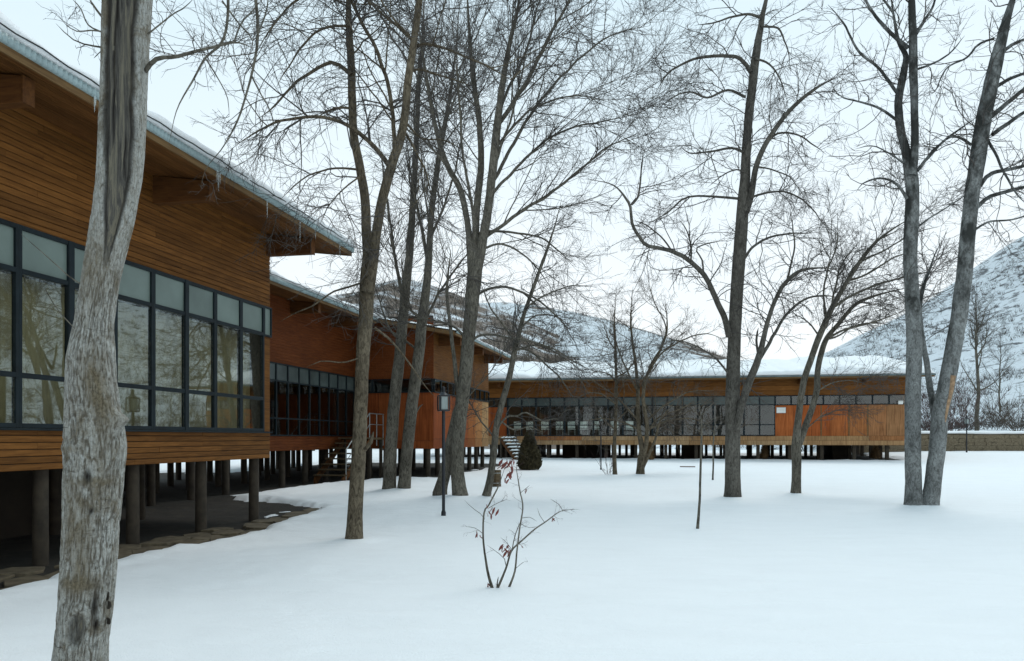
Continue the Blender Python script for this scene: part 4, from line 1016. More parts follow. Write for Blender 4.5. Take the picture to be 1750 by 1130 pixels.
# ---- tree 8: the pair of pale trunks on the right
Y8 = base(1575, 868)[1]
bare_tree('bare_tree', 'pair of thick pale trunks rising from one foot at right, taller than the wing', 'tree',
    [([(1562, 872, 36), (1561, 835, 31), (1560, 780, 30), (1560, 700, 29), (1562, 620, 29), (1562, 560, 29), (1559, 500, 27), (1555, 440, 26), (1557, 390, 27), (1559, 330, 25), (1556, 295, 24), (1549, 260, 17), (1540, 225, 16), (1536, 175, 15), (1544, 126, 14), (1548, 95, 12), (1535, 68, 10), (1526, 19, 8), (1518, -50, 6)], (0, .2)),
     ([(1586, 872, 36), (1594, 830, 31), (1600, 780, 31), (1607, 710, 31), (1620, 645, 31), (1632, 580, 30), (1643, 510, 30), (1650, 450, 29), (1655, 390, 28), (1663, 320, 28), (1674, 250, 30), (1684, 190, 28), (1698, 125, 26), (1713, 60, 24), (1731, 0, 21), (1755, -80, 16)], (-.05, -.5)),
     ([(1558, 300, 18), (1563, 265, 15), (1563, 190, 14), (1561, 114, 16), (1560, 57, 15), (1558, 0, 13), (1556, -70, 9)], (.0, -.2)),
     ([(1604, 745, 14), (1597, 710, 13), (1590, 668, 12), (1584, 622, 11), (1577, 585, 10), (1573, 545, 8), (1576, 500, 7), (1592, 450, 5), (1610, 410, 3)], (.1, .6))],
    [([(1534, 160), (1502, 118), (1468, 88), (1445, 46), (1416, 8)], 7, 3), ([(1533, 206), (1506, 186), (1476, 177), (1441, 167), (1420, 150)], 6, 2), ([(1552, 82), (1514, 49), (1483, 8), (1466, -35)], 9, 4), ([(1568, 292), (1594, 259), (1624, 232), (1662, 205)], 7, 3), ([(1566, 58), (1580, 35), (1596, 6), (1610, -30)], 7, 3),
     ([(1550, 340), (1538, 320), (1525, 310), (1502, 304), (1474, 314), (1462, 330)], 7, 2), ([(1668, 356), (1693, 336), (1750, 320), (1810, 300)], 9, 5), ([(1675, 318), (1693, 298), (1750, 284), (1810, 265)], 9, 5), ([(1696, 230), (1731, 206), (1755, 190), (1800, 165)], 9, 5), ([(1692, 200), (1719, 179), (1750, 152), (1800, 110)], 10, 6),
     ([(1700, 150), (1725, 135), (1760, 122), (1800, 100)], 8, 4), ([(1712, 90), (1735, 74), (1770, 60)], 8, 4), ([(1698, 66), (1674, 76), (1651, 99), (1616, 118), (1598, 156), (1580, 165)], 5, 2), ([(1660, 248), (1640, 236), (1616, 238), (1594, 262), (1575, 285)], 6, 2),
     ([(1572, 385), (1600, 365), (1640, 340), (1655, 330)], 4, 2), ([(1640, 545), (1615, 560), (1590, 575), (1578, 590)], 3, 1.5), ([(1688, 240), (1705, 270), (1730, 320), (1755, 350)], 6, 3), ([(1545, 280), (1520, 262), (1490, 250), (1460, 255)], 4, 1.5), ([(1563, 120), (1590, 110), (1625, 90), (1650, 60)], 5, 2), ([(1525, 20), (1500, -10), (1470, -20)], 5, 2), ([(1654, 400), (1690, 380), (1730, 375), (1780, 360)], 5, 2.5)],
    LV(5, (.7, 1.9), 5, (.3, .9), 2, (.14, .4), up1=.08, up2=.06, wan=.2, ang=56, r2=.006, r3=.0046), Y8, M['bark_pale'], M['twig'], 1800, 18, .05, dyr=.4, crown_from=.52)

# bark torn off the right trunk, bare wood showing, and snow caught in the fork at the foot
_t8 = [o for o in bpy.data.objects if o.get('label', '').startswith('pair of thick pale')][0]
pp = path([(1629, 642), (1625, 668), (1618, 700), (1611, 738)], Y8 - .33, 9, 4, (0, .08), .05, .004, 77)
V, Q = solid([(pp[0] - np.array(_t8.location), pp[1])], 8, .25, 78); mesh_np('exposed_wood', V, Q, M['scar'], _t8)
p_ = P(1577, 846, Y8) - np.array(_t8.location); MB().lathe([(.02, -.08), (.07, -.02), (.085, .03), (.05, .075), (.01, .09)], 10, tuple(p_)).build('fork_snow', M['roof_snow'], _t8, 0, None, True)

# ---- tree 9 and 10: small trees before the far wing
Y9 = base(1095, 812)[1]
bare_tree('bare_tree', 'small many stemmed tree in the middle of the courtyard before the far glazing', 'tree',
    [([(1093, 814, 15), (1095, 790, 14), (1097, 765, 11), (1092, 735, 9), (1090, 700, 8), (1090, 660, 7), (1086, 620, 6), (1080, 580, 5), (1078, 540, 4), (1082, 490, 2.5)], (0, .3)), ([(1096, 795, 10), (1103, 765, 9), (1106, 730, 8), (1100, 690, 7), (1102, 655, 7), (1115, 620, 6), (1130, 595, 5), (1140, 560, 4), (1136, 510, 2.5)], (0, -.5)), ([(1098, 800, 7), (1110, 775, 6), (1120, 750, 5), (1128, 720, 4), (1150, 690, 3)], (0, -.4))],
    [([(1098, 660), (1110, 635), (1130, 605), (1165, 582), (1205, 570), (1240, 580)], 5, 1.5), ([(1088, 665), (1070, 630), (1055, 590), (1045, 540)], 4, 1.5), ([(1092, 720), (1065, 690), (1035, 665), (1000, 640)], 4, 1.5), ([(1104, 720), (1140, 690), (1180, 670), (1220, 668)], 4, 1.5), ([(1094, 735), (1060, 720), (1030, 715), (1000, 720)], 4, 1.5), ([(1106, 735), (1140, 720), (1180, 715), (1220, 730)], 4, 1.5), ([(1130, 598), (1138, 560), (1120, 520), (1105, 480)], 3.5, 1.5), ([(1106, 740), (1125, 715), (1160, 700), (1190, 685)], 4, 1.5)],
    LV(3.4, (.6, 1.6), 5, (.25, .7), 3, (.1, .35), up1=.03, up2=.01, wan=.15, ang=44, r2=.0045, r3=.0036), Y9, M['bark_brown'], M['twig_warm'], 1900, 12, .1, dyr=.6, crown_from=.3, extra=dict(n=.8, L=(1.0, 2.6), ang=46, up=.03, wan=.09, r=.018))
Y10 = base(1050, 812)[1]
bare_tree('bare_tree', 'thin straight young tree just left of the many stemmed small tree', 'tree',
    [([(1051, 813, 9), (1050, 780, 8), (1051, 740, 7), (1053, 690, 6.5), (1053, 650, 6), (1052, 600, 5), (1050, 550, 4), (1053, 500, 2.5)], (0, .2))],
    [([(1053, 652), (1040, 640), (1020, 635), (1005, 645)], 3.5, 1.5), ([(1053, 645), (1070, 635), (1085, 615)], 3.5, 1.5), ([(1052, 690), (1030, 675), (1005, 672), (980, 685)], 3.5, 1.5), ([(1052, 735), (1030, 715), (1010, 690)], 3, 1.5), ([(1053, 600), (1040, 580), (1030, 550)], 3, 1.5), ([(1052, 720), (1075, 700), (1095, 690)], 3, 1.5)],
    LV(4, (.5, 1.2), 4, (.2, .6), 3, (.1, .3), up1=.03, up2=.0, wan=.17, r2=.0045, r3=.0036), Y10, M['bark_brown'], M['twig_warm'], 2000, 10, .1, dyr=.6, crown_from=.3)

# ---- saplings standing in the open snow
Ys = base(1192, 903)[1]
bare_tree('sapling', 'thin sapling standing alone in the open snow left of the tall straight tree', 'sapling',
    [([(1192, 904, 5.5), (1195, 860, 5), (1198, 800, 4.5), (1199, 750, 4), (1198, 715, 3.5), (1194, 690, 2.5)], (0, 0))],
    [([(1198, 715), (1185, 700), (1170, 690)], 2, 1), ([(1198, 712), (1212, 695), (1222, 685)], 2, 1), ([(1199, 735), (1215, 718), (1235, 712)], 2, 1), ([(1199, 740), (1180, 728), (1165, 728)], 2, 1)],
    LV(5, (.15, .4), 3, (.08, .2), 2, (.05, .1), r2=.002, r3=.0016, r1=.004), Ys, M['bark_grey'], M['twig_warm'], 2100, 8, .08, crown_from=.75)
Ys = base(1218, 821)[1]
bare_tree('sapling', 'shorter stick thin sapling further back beside the tall straight tree', 'sapling',
    [([(1218, 822, 3.5), (1219, 790, 3.2), (1219, 760, 3), (1221, 735, 2.5), (1226, 710, 1.8)], (0, 0))], [([(1220, 745), (1232, 725), (1245, 715)], 1.8, 1), ([(1220, 740), (1208, 722), (1200, 705)], 1.8, 1)],
    LV(3, (.3, .7), 3, (.1, .3), 2, (.05, .15), r2=.003, r3=.0025, r1=.006), Ys, M['bark_grey'], M['twig_warm'], 2200, 8, .08, crown_from=.8)
# ------------------------------------------------------------------ the near walnut trunk (left foreground)
def hero_bark():
    m, t, b, o = new_mat('bark_near_mat')
    v = coords(t, (52, 52, 9), rand=False); n1 = noise(t, v, 1, 7, .7, 1.6)
    r = ramp(t, [(.30, (.10, .087, .066)), (.42, (.24, .226, .195)), (.60, (.37, .37, .345))]); t.links.new(n1, r.inputs[0])
    v2 = coords(t, (1, 1, .7), rand=False); n2 = noise(t, v2, 6.5, 7, .68, .6); moss = ramp_out(t, n2, [(.50, 0.), (.62, .8)])
    col = mix(t, r.outputs[0], (.12, .095, .06), moss)
    n3 = noise(t, v2, 70, 5, .75); col = mix(t, col, ramp_out(t, n3, [(.34, .35), (.52, 1.1)]), .75, 'MULTIPLY')
    vh = coords(t, (5, 5, 38), rand=False); n4 = noise(t, vh, 1, 4, .6, 1.0); col = mix(t, col, (.045, .036, .028), ramp_out(t, n4, [(.64, 0.), (.70, .7)]))
    at = nd(t, 'Attribute', attribute_name='wear'); sp = nd(t, 'SeparateColor'); t.links.new(at.outputs['Color'], sp.inputs[0])
    col = mix(t, col, (.085, .07, .052), ramp_out(t, sp.outputs[2], [(.2, 0.), (.95, .85)]))
    n6 = noise(t, v2, 90, 5, .7); stain = mix(t, (.075, .058, .036), (.20, .165, .11), ramp_out(t, n6, [(.35, 0.), (.65, 1.)]))
    col = mix(t, col, stain, at.outputs['Alpha'])
    vg = coords(t, (34, 34, 1.6), rand=False); n5 = noise(t, vg, 1, 6, .65, .8)
    dead = ramp_out(t, n5, [(.34, (.015, .012, .010)), (.48, (.075, .07, .062)), (.60, (.17, .15, .11)), (.72, (.055, .055, .055))])
    col = mix(t, col, dead, sp.outputs[0]); col = mix(t, col, (.014, .011, .009), sp.outputs[1])
    t.links.new(col, b.inputs['Base Color']); b.inputs['Roughness'].default_value = .9; b.inputs['Specular IOR Level'].default_value = .15
    hm = mix(t, n1, n3, .35); bump(t, b, hm, 1.0, .010); return m
M['bark_near'] = hero_bark()
Y1 = 4.6
ST = np.array([(1240, 72, 190), (1180, 84, 184), (1130, 92, 180), (1090, 97, 182), (1051, 102, 187), (1000, 108, 192), (950, 110, 195), (900, 112, 198), (850, 114, 203), (800, 115, 208), (760, 115, 211), (730, 116, 207), (700, 116, 201), (650, 116, 195), (615, 117, 193), (580, 124, 192), (548, 131, 192), (500, 139, 199), (447, 147, 209), (400, 155, 222), (360, 162, 231), (310, 167, 240), (250, 171, 244), (170, 174, 247), (90, 176, 251), (0, 179, 257), (-90, 182, 262), (-200, 186, 268)], float)[::-1]
nz_, nt_ = 760, 200
zpx = np.linspace(1240, -200, nz_)
o_ = np.argsort(ST[:, 0]); xl = np.interp(zpx, ST[o_, 0], ST[o_, 1]); xr = np.interp(zpx, ST[o_, 0], ST[o_, 2])
def blur(a, k=9):
    a2 = np.concatenate([np.full(k, a[0]), a, np.full(k, a[-1])]); return np.convolve(a2, np.ones(k) / k, 'same')[k:-k]
xl, xr = blur(xl), blur(xr)
cx_ = ((xl + xr) / 2 - CX) / F * Y1; rad_ = (xr - xl) / 2 / F * Y1; zz = HC + (HZ - zpx) / F * Y1
th = np.arange(nt_) * 2 * np.pi / nt_
TH, ZZ = np.meshgrid(th, zz); RR = np.repeat(rad_[:, None], nt_, 1); PX = np.repeat(zpx[:, None], nt_, 1)
cT, sT = np.cos(TH), np.sin(TH)
ang = (TH + np.pi) % (2 * np.pi) - np.pi                       # -pi/2 faces the camera
u_ = 20 * (1 + 0 * TH)
wob = .5 * (fbm(cT * 2, sT * 2, ZZ * 5, 395, 3) - .5)
rid = np.abs(fbm(cT * 11 + 3 + wob, sT * 11 + wob, ZZ * 8.5, 400, 3) - .5) * 2
low = smooth((PX - 380) / 120)                                   # furrowed below, smooth above
fis = (1 - np.clip(rid * 4.2, 0, 1)) ** 1.3 * (.18 + .82 * low)
disp = -.0085 * fis + .012 * (fbm(cT * 1.5, sT * 1.5, ZZ * 2.6, 410, 3) - .5) * 2
disp += .004 * (fbm(cT * 16, sT * 16, ZZ * 9, 420, 3) - .5) * 2
def blob(a0, p0, wa, wp):
    return np.exp(-((((ang - a0) + np.pi) % (2 * np.pi) - np.pi) / wa) ** 2 - ((PX - p0) / wp) ** 2)
disp += .062 * blob(-.22, 717, .34, 11) + .016 * blob(-.6, 700, .5, 34)     # knob and swelling
disp += .010 * blob(-1.75, 990, .7, 16) + .007 * blob(-1.2, 820, .8, 8) + .008 * blob(-2.2, 765, .6, 7) + .007 * blob(-1.5, 600, .8, 18)
sc = blob(-1.32, 1066, .5, 40); ring = np.exp(-((sc - .45) / .16) ** 2); disp += .020 * ring - .016 * smooth((sc - .55) / .3)
# long dead strip on the upper trunk
tmid = np.interp(PX, [-200, 0, 180, 350, 460], [-1.36, -1.36, -1.34, -1.12, -1.0]); thw = np.interp(PX, [-200, 0, 60, 120, 180, 230, 290, 350, 400, 470], [.62, .66, .60, .70, .66, .72, .58, .50, .30, .05])
e_ = (ang - tmid + .10 * (vn(PX * .03, 0 * PX, 0, 5) - .5)) / thw
dead = smooth((1.05 - np.abs(e_)) / .15) * smooth((480 - PX) / 60)
edge = np.exp(-((np.abs(e_) - 1.0) / .16) ** 2) * smooth((480 - PX) / 60)
disp += -.016 * dead - .012 * edge + .006 * dead * (fbm(cT * 9, sT * 9, ZZ * 1.2, 440, 3) - .5) * 2
crack = blob(-1.30, 812, .13, 12) + blob(-1.1, 870, .09, 6) + blob(-.75, 1030, .16, 26) * .9 + blob(-.6, 1062, .12, 10) + .8 * np.exp(-((e_ + .35) / .07) ** 2) * smooth((300 - PX) / 80) * (vn(PX * .02, 0 * PX, 0, 9) > .35)
disp += -.010 * np.clip(crack, 0, 1)
Rn = RR + disp * (RR / .14)
Vv = np.stack([cx_[:, None] + Rn * cT, Y1 + Rn * sT, ZZ], -1)
T1 = empty('walnut_tree', (float(cx_[0]), Y1, 0)); tag(T1, 'big pale furrowed trunk in the left foreground with a long dead strip', 'tree')
off1 = np.array(T1.location)
ix = np.arange(nz_ * nt_).reshape(nz_, nt_)
Qh = np.stack([ix[:-1], np.roll(ix[:-1], -1, 1), np.roll(ix[1:], -1, 1), ix[1:]], -1).reshape(-1, 4)
tr1 = mesh_np('trunk', Vv - off1, Qh, M['bark_near'], T1)
ca = tr1.data.color_attributes.new('wear', 'FLOAT_COLOR', 'POINT')
buf = np.zeros((nz_ * nt_, 4), np.float32); buf[:, 0] = np.clip(dead + .8 * smooth((sc - .5) / .3), 0, 1).ravel(); buf[:, 1] = np.clip(edge * .8 + np.clip(crack, 0, 1), 0, 1).ravel(); buf[:, 2] = np.clip(fis * 1.1, 0, 1).ravel(); stn = .9 * blob(-.75, 690, .45, 38) + .8 * blob(-1.0, 640, .5, 40) + .8 * blob(-1.5, 990, .7, 18) + .7 * blob(-1.35, 930, .35, 60) + .6 * blob(-2.1, 767, .5, 6) + .7 * blob(-1.1, 822, .8, 7) + .6 * blob(-1.7, 470, .9, 60) + .6 * blob(-1.9, 880, .35, 60) + .5 * blob(-.9, 775, .3, 40)
buf[:, 3] = np.clip(stn * (.45 + 1.0 * fbm(cT * 8, sT * 8, ZZ * 14, 470, 3)), 0, 1).ravel()
ca.data.foreach_set('color', buf.ravel())
for (px_, py_, dz_, w_) in ((184, 1018, .030, .012), (186, 1034, .026, .016), (187, 1062, .020, .010), (104, 1076, .022, .008)):
    p_ = P(px_, py_, Y1 - .03) - off1; sg = 1 if px_ > 150 else -1
    f_ = MB(); f_.add([(-.02 * sg, .01, -dz_), (-.02 * sg, .01, dz_), (w_ * sg, -.012, dz_ * .7), (w_ * 1.3 * sg, -.016, -dz_ * .2), (w_ * .4 * sg, -.01, -dz_ * .9), (-.02 * sg, .022, -dz_), (-.02 * sg, .022, dz_), (w_ * sg, -.002, dz_ * .7), (w_ * 1.3 * sg, -.006, -dz_ * .2), (w_ * .4 * sg, .0, -dz_ * .9)],
        [(0, 1, 2, 3, 4), (9, 8, 7, 6, 5), (0, 5, 6, 1), (1, 6, 7, 2), (2, 7, 8, 3), (3, 8, 9, 4), (4, 9, 5, 0)])
    o = f_.build('bark_flake', M['bark_dark'], T1, .002); o.location = tuple(p_)
l1 = [([(248, 122), (262, 104), (278, 98), (300, 97), (336, 87), (370, 79), (400, 72), (418, 76), (432, 83)], 8, 3, (0, -.25)), ([(253, 58), (276, 40), (296, 24), (316, 13), (333, -4)], 3, 1.5, (0, .1)),
      ([(250, -120), (300, -160), (360, -120), (385, -40), (388, 30), (377, 74), (350, 98), (330, 135), (303, 185), (287, 249)], 8, 2, (0, -.15)), ([(252, -150), (330, -200), (420, -120), (437, 0), (440, 67), (430, 128), (407, 202), (380, 252), (353, 286), (342, 318)], 9, 2, (0, .2)),
      ([(380, 2), (405, 36), (430, 65), (432, 82)], 3, 2, (.1, 0)), ([(350, 98), (370, 130), (388, 165), (392, 200)], 2.5, 1.2, (0, .1)), ([(400, 72), (412, 40), (430, 20), (445, 0)], 3, 2, (0, .2)),
      ([(178, 55), (158, 52), (131, 54), (114, 44), (104, 34)], 3, 1.2, (0, .1)), ([(180, 82), (145, 76), (125, 68), (106, 52), (95, 40)], 3.5, 1.2, (0, -.15)), ([(180, 36), (165, 17), (152, -3)], 4, 3, (0, 0)), ([(176, 56), (150, 42), (138, 14), (122, -5)], 3, 1.5, (0, .2)),
      ([(143, 488), (120, 474), (101, 457), (70, 430), (34, 400)], 2.2, 1.2, (-.05, -.2)), ([(128, 562), (112, 545), (95, 525), (75, 490)], 1.8, 1, (-.1, -.2)), ([(440, 60), (455, 20), (460, -20)], 3, 2, (0, .1)), ([(430, 130), (445, 160), (462, 190), (470, 230)], 3, 1.2, (0, .1)), ([(178, 82), (165, 95), (160, 100)], 1.6, 1, (0, -.05))]
src1 = []
for i, l in enumerate(l1):
    pp = path(l[0], Y1, l[1], l[2], l[3], .05, .006, 3000 + i); src1.append((pp[0] - off1, pp[1]))
    V, Q = solid([(pp[0] - off1, pp[1])], 8, .12, 3100 + i); mesh_np('branch', V, Q, M['bark_grey'], T1)
crown(T1, [s for i, s in enumerate(src1) if i not in (11, 12)], LV(6.5, (.10, .34), 3, (.05, .16), 2, (.025, .08), up1=.02, up2=.0, wan=.26, ang=55, r2=.0018, r3=.0014, r1=.0032, t0=.2), M['twig'], 3200)

# ------------------------------------------------------------------ the shrub with red leaves
Ysh = base(848, 1009)[1]
SHR = bare_tree('leafy_shrub', 'small spindly shrub with a few red dead leaves, nearest the camera', 'shrub',
    [([(842, 1008, 6), (834, 980, 5), (827, 941, 4), (825, 909, 3.6), (829, 874, 3.4), (836, 864, 3.2), (851, 835, 3), (859, 812, 2.4), (864, 797, 1.6)], (0, .1)),
     ([(848, 1011, 4.5), (865, 971, 4), (875, 941, 3.6), (890, 925, 3.2), (911, 906, 2.8), (934, 890, 2.4), (957, 874, 2), (980, 871, 1.6), (991, 872, 1)], (0, -.25)),
     ([(868, 1009, 4.2), (879, 978, 3.6), (884, 941, 3.2), (888, 906, 3), (894, 867, 2.8), (888, 837, 2.4), (882, 803, 2), (881, 780, 1.4)], (.05, .25))],
    [([(875, 941), (882, 909), (890, 886)], 2.2, 1.4), ([(849, 1007), (850, 996), (852, 986)], 3, 2.4), ([(865, 968), (862, 955), (848, 942), (834, 932)], 1.8, .8), ([(828, 886), (818, 876), (805, 868), (792, 855)], 1.6, .7), ([(825, 912), (812, 903), (795, 900)], 1.4, .7), ([(836, 868), (850, 860), (868, 854)], 1.5, .7), ([(890, 886), (905, 884), (918, 892)], 1.4, .7), ([(891, 896), (904, 902), (918, 900)], 1.2, .7),
     ([(962, 874), (955, 862), (940, 853)], 1.4, .7), ([(889, 843), (898, 836), (906, 830)], 1.2, .7), ([(930, 892), (922, 880), (918, 868)], 1.2, .7), ([(875, 940), (866, 928), (855, 918)], 1.4, .7), ([(881, 972), (890, 964), (896, 960)], 1, .6)],
    LV(9, (.06, .2), 2, (.03, .1), 1, (.02, .06), up1=.02, up2=.02, wan=.14, ang=50, r2=.0011, r3=.001, r1=.0019, t0=.2), Ysh, M['bark_grey'], M['twig_red'], 3300, 7, .1, crown_from=.25, stem_step=.05)
lf = MB(); 
for a in range(5):
    t0_, t1_ = a / 5, (a + 1) / 5
    w0_, w1_ = .011 * math.sin(math.pi * (t0_ * .9 + .05)), .011 * math.sin(math.pi * (t1_ * .9 + .05)); z0_, z1_ = -.075 * t0_, -.075 * t1_
    c0_, c1_ = .006 * math.sin(5 * t0_), .006 * math.sin(5 * t1_)
    lf.add([(-w0_, c0_, z0_), (0, c0_ - .005, z0_), (0, c1_ - .005, z1_), (-w1_, c1_, z1_), (w0_, c0_, z0_), (w1_, c1_, z1_)], [(0, 1, 2, 3), (1, 4, 5, 2)])
lfm = lf.mesh('leaf', M['leaf_red']); lfm.polygons.foreach_set('use_smooth', np.ones(len(lfm.polygons), bool))
rl = random.Random(9)
for (px_, py_, n_, sx_, sy_, big) in ((868, 790, 11, 9, 6, 1.35), (873, 806, 4, 6, 5, 1), (864, 934, 6, 5, 5, 1.1), (870, 941, 4, 4, 4, 1), (814, 908, 3, 2, 4, 1), (820, 915, 2, 2, 4, .8), (836, 875, 3, 4, 3, 1), (845, 868, 2, 4, 2, 1), (853, 872, 1, 1, 2, 1), (946, 884, 3, 3, 2, .8), (899, 836, 2, 2, 1, .7), (835, 1000, 3, 3, 2, .8), (832, 994, 1, 2, 2, .8), (831, 862, 1, 1, 1, .7), (866, 818, 3, 6, 3, .7), (891, 930, 2, 3, 2, .5)):
    for q in range(n_):
        p_ = P(px_ + rl.uniform(-sx_, sx_), py_ + rl.uniform(-sy_, sy_), Ysh + rl.uniform(-.05, .12)) - np.array(SHR.location)
        inst(lfm, 'leaf', SHR, tuple(p_), (rl.uniform(-.7, .7), rl.uniform(-.7, .7), rl.uniform(0, 6.28)), (big * rl.uniform(.7, 1.2),) * 3)

# ------------------------------------------------------------------ trees and brush further off
def far_tree(h, seed, r0=.13, spread=.42, lean=0, n=2.4, tm='twig', dens=5.0, ang=42, up=.07, twl=(.5, 1.5)):
    """a prototype standing at the origin: trunk, limbs, crown"""
    rng = np.random.default_rng(seed); m = 14; z = np.linspace(-.5, h * .92, m)
    x = np.cumsum(rng.normal(0, .06 * h / 12, m)) + lean * z; y = np.cumsum(rng.normal(0, .06 * h / 12, m)); x -= x[0]; y -= y[0]
    pts = np.stack([x, y, z], -1); rad = r0 * np.linspace(1, .16, m)
    T = empty('bare_tree', (0, 0, 0))
    V, Q = solid([(pts, rad)], 9, .08, seed); mesh_np('trunk', V, Q, M['bark_grey'], T)
    st, tn, rr, tt, ll = children([(pts[3:], rad[3:])], n, .05, rng)
    Ln = h * spread * rng.uniform(.55, 1.05, len(st)) * (1.15 - .75 * tt)
    Pe, Re = grow(st, tn, np.clip(rr * .5, .012, .05), Ln, 9, ang, 12, up, .10, rng, .3)
    V, Q = tube_arr(Pe, Re, 4); o = mesh_np('branches', V, Q, M['bark_grey'], T); o['kind'] = 'stuff'
    crown(T, [(Pe[i], Re[i]) for i in range(len(Pe))] + [(pts[7:], rad[7:])], [dict(n=dens, L=twl, ang=45, up=.03, wan=.16, r=.012), dict(k=5, L=(.25, .8), ang=45, up=.02, wan=.16, r=.008, S=3)], M[tm], seed + 1)
    return T
def far_bush(h, seed, n=16, tm='twig_red', sp=34):
    rng = np.random.default_rng(seed); T = empty('bare_shrub', (0, 0, 0))
    st = np.stack([rng.normal(0, .12 * h / 3, n), rng.normal(0, .12 * h / 3, n), np.full(n, -.2)], -1)
    Pe, Re = grow(st, np.tile([[0, 0, 1.]], (n, 1)), np.full(n, .014 * h / 3), h * rng.uniform(.6, 1.1, n), 9, sp, 14, .04, .06, rng, .35)
    V, Q = tube_arr(Pe, Re, 4); mesh_np('stems', V, Q, M[tm], T)
    crown(T, [(Pe[i], Re[i]) for i in range(n)], [dict(n=5, L=(.25 * h / 3, .9 * h / 3), ang=32, up=.05, wan=.1, r=.008), dict(k=4, L=(.1 * h / 3, .4 * h / 3), ang=35, up=.03, wan=.12, r=.006, S=3)], M[tm], seed + 1)
    return T
protos = [far_tree(10, 51), far_tree(10, 52, .12, .5, .03, 2.2, 'twig_warm'), far_tree(10, 53, .15, .36, -.02, 2.8), far_bush(3, 61), far_bush(3, 62, 20, 'twig_warm', 40)]
used = [False] * 5
def far(kind, px, Yd, h, label, zf=None, cat='tree', rz=None, name=None):
    X_ = (px - CX) / F * Yd; z = zf(X_, Yd) if zf else float(gs(X_, Yd))
    o = protos[kind] if not used[kind] else copy_tree(protos[kind]); used[kind] = True
    hh = 10 if kind < 3 else 3
    o.location = (X_, Yd, z); o.rotation_euler = (0, 0, rz if rz is not None else random.uniform(0, 6.28)); o.scale = (h / hh,) * 3
    tag(o, label, cat, 'bare trees beyond the courtyard' if kind < 3 else 'bare brush on the bank'); return o
far(2, 1668, 60, 11.5, 'slim bare tree on the snow bank just above the stone wall at far right', z3)
far(3, 1620, 61, 5.0, 'reddish bare brush on the bank seen just right of the pale twin trunks', z3, 'brush')
far(3, 1598, 64, 5.6, 'reddish bare brush on the bank seen between the pale twin trunks', z3, 'brush')
far(4, 1738, 58, 3.6, 'low fan of bare stems on the bank at the right edge', z3, 'brush')
far(4, 1700, 68, 4.0, 'bare brush behind the slim bank tree at far right', z3, 'brush')
far(3, 1650, 72, 5.0, 'higher reddish brush on the slope left of the slim bank tree', z3, 'brush')
far(0, 1708, 85, 9, 'bare tree high on the slope right of the slim bank tree', z3)
far(1, 1545, 84, 8, 'bare tree on the slope seen just left of the pale twin trunks', z3)
far(1, 1480, 82, 9, 'bare tree above the right end of the far wing roof', z3)
far(0, 1425, 88, 9, 'bare tree above the far wing roof behind the arching small tree', z3)
far(1, 1345, 96, 8, 'faint bare tree above the far wing roof right of the tall straight tree', z3)
far(0, 492, 58, 11.5, 'bare tree in the gap beneath the near roof tip, closest to the near pavilion', None)
far(1, 535, 66, 12, 'bare tree in the gap beneath the near roof tip, in the middle', None)
far(0, 580, 74, 12.5, 'bare tree in the gap beneath the near roof tip, beside the brown trunk', None)
far(1, 655, 70, 12, 'bare tree behind the middle roof left of the twin trunks', None)
far(2, 735, 74, 12, 'bare tree behind the middle roof between twin trunks and broad tree', None)
far(0, 862, 76, 12.5, 'bare tree behind the end of the middle roof, beside the slender leaning tree', None)
far(1, 905, 80, 12, 'bare tree behind the left end of the far wing roof', None)
far(2, 950, 84, 11, 'bare tree above the far wing roof, right of the slender leaning tree', None)

# thin red stemmed brush in the courtyard beside the young tree
p_ = base(1042, 812); o = far_bush(1.5, 66, 7, 'twig_red', 20); o.location = (p_[0], p_[1], float(gs(p_[0], p_[1]))); tag(o, 'few thin red stems at the foot of the thin straight young tree', 'shrub')

def conifer(px, py, h, w, mat, label, seed, n=2600, blunt=.8):
    p = base(px, py); r = np.random.default_rng(seed); T = empty('conical_shrub', (float(p[0]), float(p[1]), float(gs(p[0], p[1])))); tag(T, label, 'shrub')
    t = r.uniform(0, 1, n) ** 1.25; a = r.uniform(0, 2 * np.pi, n); prof = w / 2 * (1 - t ** (1 / blunt)) ** .62 * (.55 + .45 * np.minimum(1, t * 5 + .35))
    lump = .8 + .45 * vn(np.cos(a) * 2.2, np.sin(a) * 2.2, t * 5, seed)
    rr = prof * lump * r.uniform(.62, 1.0, n) ** .5
    c = np.stack([rr * np.cos(a), rr * np.sin(a), h * t * (.97) + .02], -1)
    d = unit(np.stack([np.cos(a) * .55, np.sin(a) * .55, np.full(n, .9)], -1) + r.normal(0, .3, (n, 3))); s = unit(np.cross(d, r.normal(0, 1, (n, 3))))
    L_ = (.06 + .07 * r.uniform(0, 1, n))[:, None] * h / 1.6; w_ = L_ * .28
    V = np.stack([c - s * w_ * .4, c + d * L_ * .5 - s * w_, c + d * L_, c + d * L_ * .5 + s * w_], 1).reshape(-1, 3)
    mesh_np('crown', V, np.arange(4 * n).reshape(n, 4), mat, T, False)
    k = MB(); k.lathe([(w * .36, .02), (w * .40, h * .15), (w * .30, h * .5), (w * .13, h * .8), (.01, h * .93)], 14); k.build('inner_foliage', mat, T, 0, None, True)
    MB().lathe([(.05, -.2), (.04, h * .3)], 8).build('trunk', M['bark_brown'], T)
    return T
conifer(905, 803, 1.62, .98, M['thuja'], 'dark rounded conical evergreen beside the snow covered steps', 71, 5200)
conifer(1306, 784, .95, .5, M['thuja_brown'], 'small brown shrub under the far wing, left end of the red panels', 72, 1400)
conifer(1497, 784, .85, .62, M['thuja_brown'], 'small brown shrub under the far wing near its right end', 73, 1400)
conifer(1111, 786, 1.0, .5, M['thuja_brown'], 'small brown shrub behind the many stemmed small tree', 74, 1400)

